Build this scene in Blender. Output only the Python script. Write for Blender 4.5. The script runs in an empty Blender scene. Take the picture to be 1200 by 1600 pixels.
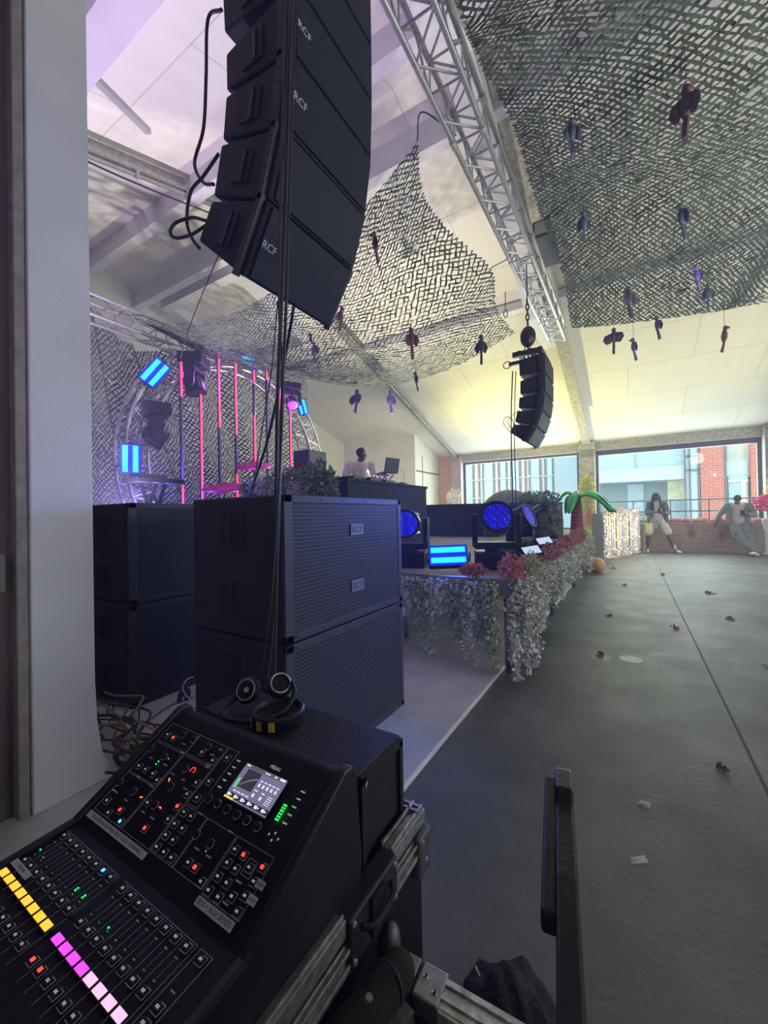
import bpy, bmesh, math, random
from mathutils import Vector as V, Matrix
R = math.radians
rnd = random.Random(7)
sc = bpy.context.scene
col = sc.collection

# ------------------------------------------------------------------ camera
YAW, PIT, ROL, FPX = .55023, .009034, -.018363, 630.
CAM = V((0, 0, 1.2))
_f = V((-math.sin(YAW)*math.cos(PIT), math.cos(YAW)*math.cos(PIT), math.sin(PIT)))
_r0 = V((math.cos(YAW), math.sin(YAW), 0)); _u0 = _r0.cross(_f)
_r = math.cos(ROL)*_r0 + math.sin(ROL)*_u0
_u = -math.sin(ROL)*_r0 + math.cos(ROL)*_u0
cd = bpy.data.cameras.new('camera'); cam = bpy.data.objects.new('camera', cd); col.objects.link(cam)
cam.matrix_world = Matrix(((_r.x, _u.x, -_f.x, CAM.x), (_r.y, _u.y, -_f.y, CAM.y), (_r.z, _u.z, -_f.z, CAM.z), (0, 0, 0, 1)))
cd.sensor_fit = 'HORIZONTAL'; cd.sensor_width = 36; cd.lens = 36*FPX/1200; cd.clip_start = .02; cd.clip_end = 200
sc.camera = cam

def at(px, py, X=None, Y=None, Z=None):
    """survey helper: the point of the room seen in direction (px, py) on the plane X=, Y= or Z="""
    d = _f + _r*((px-600)/FPX) - _u*((py-800)/FPX)
    if X is not None: t = (X-CAM.x)/d.x
    elif Y is not None: t = (Y-CAM.y)/d.y
    else: t = (Z-CAM.z)/d.z
    return CAM + d*t

# ------------------------------------------------------------------ world, lights, exposure
sc.view_settings.view_transform = 'Standard'
sc.view_settings.look = 'None'
sc.view_settings.gamma = 1
sc.view_settings.use_curve_mapping = False
sc.view_settings.exposure = 0.0
w = bpy.data.worlds.new('sky'); sc.world = w; w.use_nodes = True
bg = w.node_tree.nodes['Background']; bg.inputs[0].default_value = (.84, .95, 1, 1); bg.inputs[1].default_value = 3.0
cy = sc.cycles
cy.max_bounces = 8; cy.diffuse_bounces = 4; cy.glossy_bounces = 3; cy.transmission_bounces = 4; cy.transparent_max_bounces = 12; cy.volume_bounces = 0
cy.use_denoising = True; cy.sample_clamp_indirect = 6

def area(name, loc, target, sx, sy, power, color=(1, 1, 1)):
    l = bpy.data.lights.new(name, 'AREA'); l.shape = 'RECTANGLE'; l.size = sx; l.size_y = sy; l.energy = power; l.color = color
    o = bpy.data.objects.new(name, l); col.objects.link(o); o.location = loc
    o.rotation_euler = (V(target)-V(loc)).to_track_quat('-Z', 'Y').to_euler(); return o
def spot(name, loc, target, power, color, ang=60, blend=.8, rad=.08):
    l = bpy.data.lights.new(name, 'SPOT'); l.energy = power; l.color = color; l.spot_size = R(ang); l.spot_blend = blend; l.shadow_soft_size = rad
    o = bpy.data.objects.new(name, l); col.objects.link(o); o.location = loc
    o.rotation_euler = (V(target)-V(loc)).to_track_quat('-Z', 'Y').to_euler(); return o
# daylight in the window openings
area('daylight_far_left', (-3.35, 14.9, 2.1), (-3.35, 8, 2.3), 3.9, 2.2, 260, (.86, .96, 1))
area('daylight_far_right', (1.0, 14.9, 2.0), (1.0, 8, 2.3), 3.8, 2.1, 230, (.86, .96, 1))
area('daylight_side', (8.4, 8.0, 2.0), (0, 9.5, 3.0), 7, 2.2, 230, (.92, .97, 1))
# unseen fill spots added to brighten and tint roof, wall, pillar, subs and floor
spot('warm_roof_fill', (-3.6, 11.6, 1.0), (-2.2, 11.8, 4.2), 800, (1, .90, .30), 120, 1, .06)
spot('warm_roof_fill_side', (2.6, 9.5, .9), (1.2, 11, 4.2), 240, (1, .93, .50), 120, 1, .06)
spot('cream_ridge_fill', (-4.4, 6.8, 1.0), (-4.0, 5.0, 6.2), 1176, (1, .93, .74), 130, 1, .06)
spot('cream_corner_fill', (-4.6, 9.6, 1.3), (-7.6, 12.2, 3.0), 230, (1, .93, .72), 110, 1, .06)  # added to lift the cream partition wall
spot('violet_roof_fill', (-4.6, 2.2, 1.1), (-4.2, 1.6, 6.0), 840, (.84, .66, 1), 120, 1, .06)
spot('violet_pillar_fill', (.6, -1.6, 3.0), (-1.9, 1.4, 1.9), 85, (.50, .42, 1), 58, 1, .1)  # added behind the camera to tint pillar and speakers violet
spot('blue_sub_fill', (-.35, 3.3, 1.5), (-1.3, 1.75, .85), 115, (.10, .15, 1), 58, 1, .1)  # added to tint the subwoofer fronts blue
spot('neutral_floor_fill', (3.0, 2.5, 3.9), (1.2, 7.0, 0.0), 100, (.9, .95, 1), 100, 1, .3)
spot('neutral_roof_fill', (2.8, 3.0, 1.0), (.6, 4.4, 6.2), 828, (1, .97, .86), 130, 1, .45)

# ------------------------------------------------------------------ materials
_mats = {}
def mat(name, c, rough=.6, metal=0, var=0, vs=8, bump=0, bs=40, em=None, es=0, spec=.5):
    if name in _mats: return _mats[name]
    m = bpy.data.materials.new(name); m.use_nodes = True; nt = m.node_tree; b = nt.nodes['Principled BSDF']
    b.inputs['Base Color'].default_value = (*c, 1); b.inputs['Roughness'].default_value = rough; b.inputs['Metallic'].default_value = metal
    b.inputs['Specular IOR Level'].default_value = spec
    if var or bump:
        tc = nt.nodes.new('ShaderNodeTexCoord')
    if var:
        n = nt.nodes.new('ShaderNodeTexNoise'); n.inputs['Scale'].default_value = vs; n.inputs['Detail'].default_value = 6
        nt.links.new(tc.outputs['Object'], n.inputs['Vector'])
        r = nt.nodes.new('ShaderNodeValToRGB'); e = r.color_ramp.elements
        e[0].position = .3; e[1].position = .7
        e[0].color = (*[max(0, x*(1-var)) for x in c], 1); e[1].color = (*[min(1, x*(1+var)) for x in c], 1)
        nt.links.new(n.outputs['Fac'], r.inputs['Fac']); nt.links.new(r.outputs['Color'], b.inputs['Base Color'])
    if bump:
        n2 = nt.nodes.new('ShaderNodeTexNoise'); n2.inputs['Scale'].default_value = bs; n2.inputs['Detail'].default_value = 4
        nt.links.new(tc.outputs['Object'], n2.inputs['Vector'])
        bm_ = nt.nodes.new('ShaderNodeBump'); bm_.inputs['Strength'].default_value = bump; bm_.inputs['Distance'].default_value = .01
        nt.links.new(n2.outputs['Fac'], bm_.inputs['Height']); nt.links.new(bm_.outputs['Normal'], b.inputs['Normal'])
    if em:
        b.inputs['Emission Color'].default_value = (*em, 1); b.inputs['Emission Strength'].default_value = es
    _mats[name] = m; return m

def brick_mat(name, c1, c2, mortar, scale, bw=.5, rh=.25, msize=.02, axis='xz'):
    m = bpy.data.materials.new(name); m.use_nodes = True; nt = m.node_tree; b = nt.nodes['Principled BSDF']; b.inputs['Roughness'].default_value = .85
    tc = nt.nodes.new('ShaderNodeTexCoord'); sp = nt.nodes.new('ShaderNodeSeparateXYZ'); cb = nt.nodes.new('ShaderNodeCombineXYZ')
    nt.links.new(tc.outputs['Object'], sp.inputs[0])
    ad = nt.nodes.new('ShaderNodeMath'); ad.operation = 'ADD'
    nt.links.new(sp.outputs[0], ad.inputs[0]); nt.links.new(sp.outputs[1], ad.inputs[1])
    if axis == 'xz': nt.links.new(ad.outputs[0], cb.inputs[0]); nt.links.new(sp.outputs[2], cb.inputs[1])
    else: nt.links.new(sp.outputs[0], cb.inputs[0]); nt.links.new(sp.outputs[1], cb.inputs[1])
    t = nt.nodes.new('ShaderNodeTexBrick'); t.inputs['Scale'].default_value = scale; t.inputs['Brick Width'].default_value = bw; t.inputs['Row Height'].default_value = rh
    t.inputs['Mortar Size'].default_value = msize; t.inputs['Color1'].default_value = (*c1, 1); t.inputs['Color2'].default_value = (*c2, 1); t.inputs['Mortar'].default_value = (*mortar, 1)
    nt.links.new(cb.outputs[0], t.inputs['Vector']); nt.links.new(t.outputs['Color'], b.inputs['Base Color'])
    bp = nt.nodes.new('ShaderNodeBump'); bp.inputs['Strength'].default_value = .4; bp.inputs['Distance'].default_value = .01; bp.invert = True
    nt.links.new(t.outputs['Fac'], bp.inputs['Height']); nt.links.new(bp.outputs['Normal'], b.inputs['Normal'])
    return m

def grille_mat():
    m = bpy.data.materials.new('perforated grille'); m.use_nodes = True; nt = m.node_tree; b = nt.nodes['Principled BSDF']; b.inputs['Roughness'].default_value = .55
    b.inputs['Specular IOR Level'].default_value = .2
    tc = nt.nodes.new('ShaderNodeTexCoord'); mp = nt.nodes.new('ShaderNodeMapping'); mp.inputs['Scale'].default_value = (1, 58, 58)
    nt.links.new(tc.outputs['Object'], mp.inputs[0])
    v = nt.nodes.new('ShaderNodeTexVoronoi'); v.inputs['Randomness'].default_value = 0; v.inputs['Scale'].default_value = 1
    sp = nt.nodes.new('ShaderNodeSeparateXYZ'); cb = nt.nodes.new('ShaderNodeCombineXYZ')
    nt.links.new(mp.outputs[0], sp.inputs[0])
    hf = nt.nodes.new('ShaderNodeMath'); hf.operation = 'MULTIPLY_ADD'; hf.inputs[1].default_value = .5
    nt.links.new(sp.outputs[2], hf.inputs[0]); nt.links.new(sp.outputs[1], hf.inputs[2])
    nt.links.new(hf.outputs[0], cb.inputs[0]); nt.links.new(sp.outputs[2], cb.inputs[1]); cb.inputs[2].default_value = 0
    nt.links.new(cb.outputs[0], v.inputs['Vector'])
    r = nt.nodes.new('ShaderNodeValToRGB'); e = r.color_ramp.elements
    e[0].position = .30; e[0].color = (.0015, .0015, .003, 1); e[1].position = .38; e[1].color = (.055, .058, .085, 1)
    nt.links.new(v.outputs['Distance'], r.inputs[0]); nt.links.new(r.outputs[0], b.inputs['Base Color'])
    return m

def floor_mat():
    m = bpy.data.materials.new('worn dark concrete'); m.use_nodes = True; nt = m.node_tree; b = nt.nodes['Principled BSDF']
    tc = nt.nodes.new('ShaderNodeTexCoord')
    def noise(s, d, rough=.6):
        n = nt.nodes.new('ShaderNodeTexNoise'); n.inputs['Scale'].default_value = s; n.inputs['Detail'].default_value = d; n.inputs['Roughness'].default_value = rough
        nt.links.new(tc.outputs['Object'], n.inputs['Vector']); return n
    a = noise(1.1, 8); r = nt.nodes.new('ShaderNodeValToRGB'); e = r.color_ramp.elements
    e[0].position = .35; e[0].color = (.070, .070, .076, 1); e[1].position = .68; e[1].color = (.165, .165, .165, 1)
    nt.links.new(a.outputs['Fac'], r.inputs[0])
    s = noise(6, 10, .75); r2 = nt.nodes.new('ShaderNodeValToRGB'); e = r2.color_ramp.elements
    e[0].position = .62; e[0].color = (0, 0, 0, 1); e[1].position = .74; e[1].color = (.5, .5, .5, 1)
    nt.links.new(s.outputs['Fac'], r2.inputs[0])
    mx = nt.nodes.new('ShaderNodeMixRGB'); mx.inputs[2].default_value = (.34, .34, .33, 1)
    nt.links.new(r2.outputs[0], mx.inputs[0]); nt.links.new(r.outputs[0], mx.inputs[1]); nt.links.new(mx.outputs[0], b.inputs['Base Color'])
    q = noise(3, 5); mr = nt.nodes.new('ShaderNodeMapRange'); mr.inputs[3].default_value = .38; mr.inputs[4].default_value = .7
    nt.links.new(q.outputs['Fac'], mr.inputs[0]); nt.links.new(mr.outputs[0], b.inputs['Roughness'])
    n = noise(45, 6); bp = nt.nodes.new('ShaderNodeBump'); bp.inputs['Strength'].default_value = .25; bp.inputs['Distance'].default_value = .01
    nt.links.new(n.outputs['Fac'], bp.inputs['Height']); nt.links.new(bp.outputs[0], b.inputs['Normal'])
    return m

def ceiling_mat():
    m = bpy.data.materials.new('cream painted board'); m.use_nodes = True; nt = m.node_tree; b = nt.nodes['Principled BSDF']; b.inputs['Roughness'].default_value = .75
    tc = nt.nodes.new('ShaderNodeTexCoord'); t = nt.nodes.new('ShaderNodeTexBrick')
    t.inputs['Scale'].default_value = 1; t.inputs['Brick Width'].default_value = 2.4; t.inputs['Row Height'].default_value = 1.2; t.inputs['Mortar Size'].default_value = .006
    t.inputs['Color1'].default_value = (.74, .72, .68, 1); t.inputs['Color2'].default_value = (.77, .75, .71, 1); t.inputs['Mortar'].default_value = (.5, .48, .42, 1)
    nt.links.new(tc.outputs['Object'], t.inputs['Vector'])
    n = nt.nodes.new('ShaderNodeTexNoise'); n.inputs['Scale'].default_value = 2.2; n.inputs['Detail'].default_value = 7
    mp = nt.nodes.new('ShaderNodeMapping'); mp.inputs['Scale'].default_value = (2.5, .5, 1)
    nt.links.new(tc.outputs['Object'], mp.inputs[0]); nt.links.new(mp.outputs[0], n.inputs['Vector'])
    r = nt.nodes.new('ShaderNodeValToRGB'); e = r.color_ramp.elements
    e[0].position = .3; e[0].color = (.86, .85, .8, 1); e[1].position = .6; e[1].color = (1, 1, 1, 1)
    nt.links.new(n.outputs['Fac'], r.inputs[0])
    mx = nt.nodes.new('ShaderNodeMixRGB'); mx.blend_type = 'MULTIPLY'; mx.inputs[0].default_value = .35
    nt.links.new(t.outputs['Color'], mx.inputs[1]); nt.links.new(r.outputs[0], mx.inputs[2]); nt.links.new(mx.outputs[0], b.inputs['Base Color'])
    return m

def glass_mat():
    m = bpy.data.materials.new('window glass'); m.use_nodes = True; nt = m.node_tree; nt.nodes.clear()
    o = nt.nodes.new('ShaderNodeOutputMaterial'); t = nt.nodes.new('ShaderNodeBsdfTransparent'); g = nt.nodes.new('ShaderNodeBsdfGlossy'); g.inputs['Roughness'].default_value = .03
    t.inputs[0].default_value = (.95, .98, .97, 1)
    mx = nt.nodes.new('ShaderNodeMixShader'); mx.inputs[0].default_value = .03
    nt.links.new(t.outputs[0], mx.inputs[1]); nt.links.new(g.outputs[0], mx.inputs[2]); nt.links.new(mx.outputs[0], o.inputs[0]); return m

def emit_mat(name, c, s):
    if name in _mats: return _mats[name]
    m = bpy.data.materials.new(name); m.use_nodes = True; nt = m.node_tree; b = nt.nodes['Principled BSDF']
    b.inputs['Base Color'].default_value = (*[x*.5 for x in c], 1); b.inputs['Emission Color'].default_value = (*c, 1); b.inputs['Emission Strength'].default_value = s; b.inputs['Roughness'].default_value = .4
    _mats[name] = m; return m

def lens_mat():
    m = bpy.data.materials.new('blue led cluster'); m.use_nodes = True; nt = m.node_tree; b = nt.nodes['Principled BSDF']
    tc = nt.nodes.new('ShaderNodeTexCoord'); v = nt.nodes.new('ShaderNodeTexVoronoi'); v.inputs['Scale'].default_value = 42; v.inputs['Randomness'].default_value = .35
    nt.links.new(tc.outputs['Object'], v.inputs['Vector'])
    r = nt.nodes.new('ShaderNodeValToRGB'); e = r.color_ramp.elements
    e[0].position = .05; e[0].color = (.25, .28, 1, 1); e[1].position = .18; e[1].color = (0, .004, .80, 1)
    k = e.new(.5); k.color = (0, 0, .16, 1)
    nt.links.new(v.outputs['Distance'], r.inputs[0]); nt.links.new(r.outputs[0], b.inputs['Emission Color']); b.inputs['Emission Strength'].default_value = 1.5
    b.inputs['Base Color'].default_value = (0, 0, .1, 1); return m

BLACK = mat('black textured paint', (.011, .011, .018), .6, bump=.25, bs=300, spec=.22)
BLACKP = mat('black plastic', (.010, .010, .015), .42, spec=.3)
BLACKM = mat('black metal', (.02, .02, .026), .4, .5)
DGREY = mat('dark grey paint', (.045, .045, .062), .5, spec=.3)
CONS = mat('console black', (.007, .007, .011), .5, bump=.12, bs=500, spec=.25)
ALU = mat('aluminium', (.44, .44, .47), .36, .85, var=.12, vs=30)
WALU = mat('worn aluminium edging', (.34, .34, .36), .42, .75, var=.35, vs=60)
STEEL = mat('galvanised steel', (.42, .41, .38), .45, .7, var=.25, vs=25)
CONC = mat('bare concrete', (.42, .40, .34), .85, var=.35, vs=14, bump=.5, bs=30)
CEIL = ceiling_mat()
WHITE = mat('white paint', (.64, .62, .68), .6, var=.05, vs=3, bump=.15, bs=60)
CREAM = mat('cream paint', (.74, .72, .64), .7, var=.05, vs=2)
BROWNP = mat('brown painted wall', (.10, .07, .075), .7, var=.15, vs=3)
FLOOR = floor_mat()
WFLOOR = mat('white painted floor', (.56, .55, .6), .5, var=.12, vs=5, bump=.2, bs=40)
DECK = mat('grey stage deck', (.30, .28, .30), .55, var=.2, vs=10)
BRICK = brick_mat('brown brick', (.30, .17, .14), (.38, .24, .2), (.36, .33, .31), 1, .22, .075, .012)
RBRICK = brick_mat('red brick', (.60, .15, .10), (.50, .11, .08), (.55, .36, .30), 1, .30, .10, .014)
GRILLE = grille_mat(); GLASS = glass_mat(); LENS = lens_mat()
NETM = mat('camouflage netting', (.055, .075, .058), .85, var=.45, vs=5)
NETP = mat('camouflage netting dark', (.07, .085, .08), .85, var=.4, vs=5)
CABLE = mat('black rubber cable', (.015, .015, .018), .5)
CABY = mat('tan cable', (.24, .18, .11), .5)
CABR = mat('dark red cable', (.09, .02, .04), .5)
PRINT = mat('console print', (.5, .5, .56), .6)
LABEL = mat('label tape', (.5, .48, .52), .6)
INK = mat('ink', (.03, .03, .04), .6)
LOGO = mat('logo print', (.45, .47, .52), .5)
SKIN = mat('dark brown skin', (.11, .06, .04), .5)

# ------------------------------------------------------------------ mesh builder
class MB:
    def __init__(s): s.v = []; s.f = []
    def add(s, vs, fs):
        n = len(s.v); s.v += [V(p) for p in vs]; s.f += [tuple(i+n for i in f) for f in fs]; return s
    def box(s, x0, x1, y0, y1, z0, z1):
        return s.add([(x0, y0, z0), (x1, y0, z0), (x1, y1, z0), (x0, y1, z0), (x0, y0, z1), (x1, y0, z1), (x1, y1, z1), (x0, y1, z1)],
                     [(0, 3, 2, 1), (4, 5, 6, 7), (0, 1, 5, 4), (1, 2, 6, 5), (2, 3, 7, 6), (3, 0, 4, 7)])
    def obox(s, c, ax, ay, az, hx, hy, hz):
        c = V(c); ax, ay, az = V(ax).normalized()*hx, V(ay).normalized()*hy, V(az).normalized()*hz
        return s.add([c+ax*i+ay*j+az*k for k in (-1, 1) for i, j in ((-1, -1), (1, -1), (1, 1), (-1, 1))],
                     [(0, 3, 2, 1), (4, 5, 6, 7), (0, 1, 5, 4), (1, 2, 6, 5), (2, 3, 7, 6), (3, 0, 4, 7)])
    def bar(s, a, b, w, h, up=(0, 0, 1)):
        a, b = V(a), V(b); d = (b-a); az = d.normalized(); ax = az.cross(V(up))
        if ax.length < 1e-3: ax = az.cross(V((1, 0, 0)))
        ax.normalize(); ay = ax.cross(az)
        return s.obox((a+b)/2, ax, ay, az, w/2, h/2, d.length/2)
    def tube(s, pts, r, n=8, cap=True, closed=False):
        pts = [V(p) for p in pts]; m = len(pts); rs = r if isinstance(r, (list, tuple)) else [r]*m
        base = len(s.v); prev = None
        for i, p in enumerate(pts):
            if closed: t = pts[(i+1) % m]-pts[i-1]
            else: t = pts[min(i+1, m-1)]-pts[max(i-1, 0)]
            t.normalize()
            if prev is None:
                a = t.cross(V((0, 0, 1)));
                if a.length < .1: a = t.cross(V((1, 0, 0)))
            else: a = prev - t*prev.dot(t)
            a.normalize(); prev = a; b = t.cross(a)
            for k in range(n):
                th = 2*math.pi*k/n; s.v.append(p+(a*math.cos(th)+b*math.sin(th))*rs[i])
        for i in range(m if closed else m-1):
            for k in range(n):
                i2 = (i+1) % m
                s.f.append((base+i*n+k, base+i*n+(k+1) % n, base+i2*n+(k+1) % n, base+i2*n+k))
        if cap and not closed:
            s.f.append(tuple(base+k for k in range(n))[::-1]); s.f.append(tuple(base+(m-1)*n+k for k in range(n)))
        return s
    def lathe(s, c, axis, prof, n=24):
        """prof: list of (distance along axis, radius)"""
        c = V(c); az = V(axis).normalized(); ax = az.cross(V((0, 0, 1)))
        if ax.length < .1: ax = az.cross(V((1, 0, 0)))
        ax.normalize(); ay = az.cross(ax); base = len(s.v)
        for d, r in prof:
            for k in range(n):
                th = 2*math.pi*k/n; s.v.append(c+az*d+(ax*math.cos(th)+ay*math.sin(th))*max(r, 1e-5))
        for i in range(len(prof)-1):
            for k in range(n):
                s.f.append((base+i*n+k, base+i*n+(k+1) % n, base+(i+1)*n+(k+1) % n, base+(i+1)*n+k))
        s.f.append(tuple(base+k for k in range(n))[::-1]); s.f.append(tuple(base+(len(prof)-1)*n+k for k in range(n)))
        return s
    def ell(s, c, rx, ry, rz, n=14, m=10, rot=None):
        c = V(c); base = len(s.v)
        for i in range(m+1):
            ph = math.pi*i/m
            for k in range(n):
                th = 2*math.pi*k/n; p = V((rx*math.sin(ph)*math.cos(th), ry*math.sin(ph)*math.sin(th), rz*math.cos(ph)))
                if rot: p = rot @ p
                s.v.append(c+p)
        for i in range(m):
            for k in range(n): s.f.append((base+i*n+k, base+(i+1)*n+k, base+(i+1)*n+(k+1) % n, base+i*n+(k+1) % n))
        return s
    def prism(s, prof, a, b, axis='Y'):
        """prof: (x,z) points for axis Y, (y,z) for axis X, (x,y) for axis Z"""
        n = len(prof); f = {'Y': lambda p, t: (p[0], t, p[1]), 'X': lambda p, t: (t, p[0], p[1]), 'Z': lambda p, t: (p[0], p[1], t)}[axis]
        return s.add([f(p, a) for p in prof]+[f(p, b) for p in prof],
                     [tuple(range(n))[::-1], tuple(range(n, 2*n))]+[(i, (i+1) % n, (i+1) % n+n, i+n) for i in range(n)])
    def cap(s, a, ra, b, rb, n=10):
        """tapered limb with rounded ends"""
        a, b = V(a), V(b); L = (b-a).length or 1e-4; pr = []
        for i in range(5): t = math.pi/2*(1-i/4.); pr.append((-ra*math.sin(t), ra*math.cos(t)))
        for i in range(5): t = math.pi/2*i/4.; pr.append((L+rb*math.sin(t), rb*math.cos(t)))
        return s.lathe(a, (b-a), pr, n)
    def mesh(s, name):
        me = bpy.data.meshes.new(name); me.from_pydata([tuple(p) for p in s.v], [], s.f)
        bm = bmesh.new(); bm.from_mesh(me); bmesh.ops.recalc_face_normals(bm, faces=bm.faces); bm.to_mesh(me); bm.free(); return me
    def build(s, name, m, parent=None, smooth=False, bevel=0, recalc=True):
        if recalc: me = s.mesh(name)
        else:
            me = bpy.data.meshes.new(name); me.from_pydata([tuple(p) for p in s.v], [], s.f)
        me.materials.append(m)
        if smooth:
            for p in me.polygons: p.use_smooth = True
        o = bpy.data.objects.new(name, me); col.objects.link(o)
        if parent: o.parent = parent
        if bevel:
            b = o.modifiers.new('edge', 'BEVEL'); b.width = bevel; b.segments = 2; b.limit_method = 'ANGLE'
        if smooth == 2:
            wn = o.modifiers.new('split', 'EDGE_SPLIT'); wn.split_angle = R(35)
        return o

def tag(o, label=None, cat=None, group=None, kind=None):
    if label: o['label'] = label
    if cat: o['category'] = cat
    if group: o['group'] = group
    if kind: o['kind'] = kind
    return o
def thing(name, label, cat, loc=(0, 0, 0), group=None, rz=0):
    o = bpy.data.objects.new(name, None); col.objects.link(o); o.location = loc; o.rotation_euler = (0, 0, rz); o.empty_display_size = .05
    return tag(o, label, cat, group)
def struct(name, mb, m, parent=None, **k):
    o = mb.build(name, m, parent, **k)
    if not parent: o['kind'] = 'structure'
    return o
def dup(o, parent=None, loc=None, rot=None, label=None, group=None):
    c = o.copy(); col.objects.link(c)
    if parent: c.parent = parent
    for ch in list(o.children): dup(ch, c)
    if loc is not None: c.location = loc
    if rot is not None: c.rotation_euler = rot
    if label: c['label'] = label
    if group: c['group'] = group
    return c
def text(name, body, size, m, parent, loc, xdir, ydir, ext=.0004, align='CENTER', sx=1):
    """raised lettering turned into a mesh; loc is in the parent's own space"""
    cu = bpy.data.curves.new(name, 'FONT'); cu.body = body; cu.size = size; cu.extrude = ext; cu.align_x = align; cu.align_y = 'CENTER'; cu.resolution_u = 3
    tmp = bpy.data.objects.new(name, cu); me = bpy.data.meshes.new_from_object(tmp); bpy.data.objects.remove(tmp); me.name = name
    x = V(xdir).normalized(); y = V(ydir).normalized(); z = x.cross(y)
    for v in me.vertices: v.co = x*v.co.x*sx+y*v.co.y+z*v.co.z+V(loc)
    me.materials.clear(); me.materials.append(m)
    o = bpy.data.objects.new(name, me); col.objects.link(o); o.parent = parent
    return o
def spline(pts, n=8):
    pts = [V(p) for p in pts]; out = []; P = [2*pts[0]-pts[1]]+pts+[2*pts[-1]-pts[-2]]
    for i in range(1, len(P)-2):
        for k in range(n):
            t = k/n; a, b, c, d = P[i-1:i+3]
            out.append(.5*((2*b)+(c-a)*t+(2*a-5*b+4*c-d)*t*t+(3*b-a-3*c+d)*t*t*t))
    out.append(pts[-1]); return out
# ================================================================== STRUCTURE
Y1, ZR, YR, SL = 14.45, 6.45, 4.3, .3
def cz(y): return ZR-SL*abs(y-YR)
struct('floor', MB().box(-.87, 9, -6, 14.5, -.2, 0).box(-9.6, -.87, -6, 14.5, -.2, -.001), FLOOR)
struct('floor_white_strip', MB().prism([(-2.9, -6), (-.86, -6), (-.86, 2.0), (-.855, 2.6), (-.845, 9.0), (-9.4, 9.0), (-9.4, 1.9), (-2.9, 1.9)], 0, .03, 'Z'), WFLOOR, bevel=.008)
# expansion joint: a thin sunk strip of dark sealant
struct('trim_1', MB().box(.462, .474, 1, 14.4, .0003, .0012), mat('dark sealant', (.03, .03, .035), .7))
# ceiling slopes
c = MB()
for a, b in (((14.75, cz(14.75)), (YR, ZR)), ((YR, ZR), (-6, cz(-6)))):
    c.add([(-9.6, a[0], a[1]), (9, a[0], a[1]), (9, b[0], b[1]), (-9.6, b[0], b[1]), (-9.6, a[0], a[1]+.15), (9, a[0], a[1]+.15), (9, b[0], b[1]+.15), (-9.6, b[0], b[1]+.15)],
          [(0, 1, 2, 3), (4, 5, 6, 7), (0, 1, 5, 4), (1, 2, 6, 5), (2, 3, 7, 6), (3, 0, 4, 7)])
struct('ceiling', c, CEIL)
# walls
struct('wall_left', MB().prism([(-6, 0), (14.5, 0), (14.5, cz(14.5)), (YR, ZR), (-6, cz(-6))], -9.6, -9.4, 'X'), CREAM)
struct('wall_near', MB().box(-9.6, 9, -6.2, -6, 0, 4), CREAM)
rw = MB(); rw.box(8.8, 9, -6, 14.5, 0, .9); rw.box(8.8, 9, -6, 14.5, 3.1, 3.5)
for y in (-6, -1.5, 1.0, 5.4, 9.8, 14.0): rw.box(8.8, 9, y, y+.5, .9, 3.1)
rw.prism([(-6, 3.4), (14.5, 3.4), (YR, ZR)], 8.8, 9, 'X')
struct('wall_right', rw, CREAM)
# partition room in the far left corner
struct('wall_partition', MB().prism([(12.45, 0), (14.45, 0), (14.45, cz(14.45)), (12.45, cz(12.45))], -9.4, -6.34, 'X'), CREAM)
struct('trim_partition', MB().box(-6.337, -6.325, 12.5, 14.4, 2.72, 2.76).box(-6.337, -6.325, 13.0, 13.02, .5, 3.3), DGREY)
# far wall: piers, columns, lintel, parapet
struct('wall_far_pier', MB().box(-6.33, -5.75, 14.42, 14.8, 0, 3.45), brick_mat('warm red brick', (.52, .20, .17), (.60, .28, .24), (.62, .5, .46), 1, .22, .075, .014))
fw = MB()
fw.box(-5.75, 9, 14.42, 14.8, 3.14, 3.45)
struct('wall_far', fw, CONC)
struct('wall_far_shell', MB().box(-9.6, -6.33, 14.45, 14.8, 0, 3.5), CREAM)
struct('column_1', MB().box(-5.78, -5.38, 14.3, 14.8, 0, 3.35), mat('pinkish column paint', (.46, .36, .38), .7, var=.2, vs=8))
struct('column_2', MB().box(-1.4, -.95, 14.25, 14.8, 0, 3.42), CONC, bevel=.01)
struct('column_3', MB().box(3.02, 3.5, 14.25, 14.8, 0, 3.4), CONC, bevel=.01)
struct('wall_far_parapet', MB().box(-.95, 3.02, 14.30, 14.8, 0, .80), BRICK)
struct('trim_coping', MB().box(-.95, 3.02, 14.27, 14.8, .80, .84), mat('weathered coping', (.36, .33, .34), .8, var=.2))
struct('wall_far_sill', MB().box(-5.38, -1.4, 14.42, 14.8, 0, .62), CREAM)
struct('wall_far_right', MB().box(3.5, 9, 14.45, 14.8, 0, 3.2), CREAM)
# windows
def window(n, x0, x1, z0, z1, y=14.62, zr=None, mull=()):
    zr = zr or z1; f = MB()
    f.box(x0, x0+.09, y-.05, y+.05, z0, z1); f.box(x1-.09, x1, y-.05, y+.05, z0, zr)
    f.box(x0, x1, y-.06, y+.06, z1-.17 if n == 2 else z1-.1, z1); f.box(x0, x1, y-.05, y+.05, z0, z0+.07)
    for t in mull: f.box(t-.02, t+.02, y-.03, y+.03, z0, z1)
    o = struct('window_%d' % n, f, mat('dark window frame', (.07, .075, .09), .5)); g = MB().box(x0+.09, x1-.09, y-.004, y+.004, z0+.07, z1-.12).build('window_pane', GLASS, o)
    return o
window(1, -5.38, -1.4, .62, 3.16)
window(2, -.95, 3.02, .84, 3.16)
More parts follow.
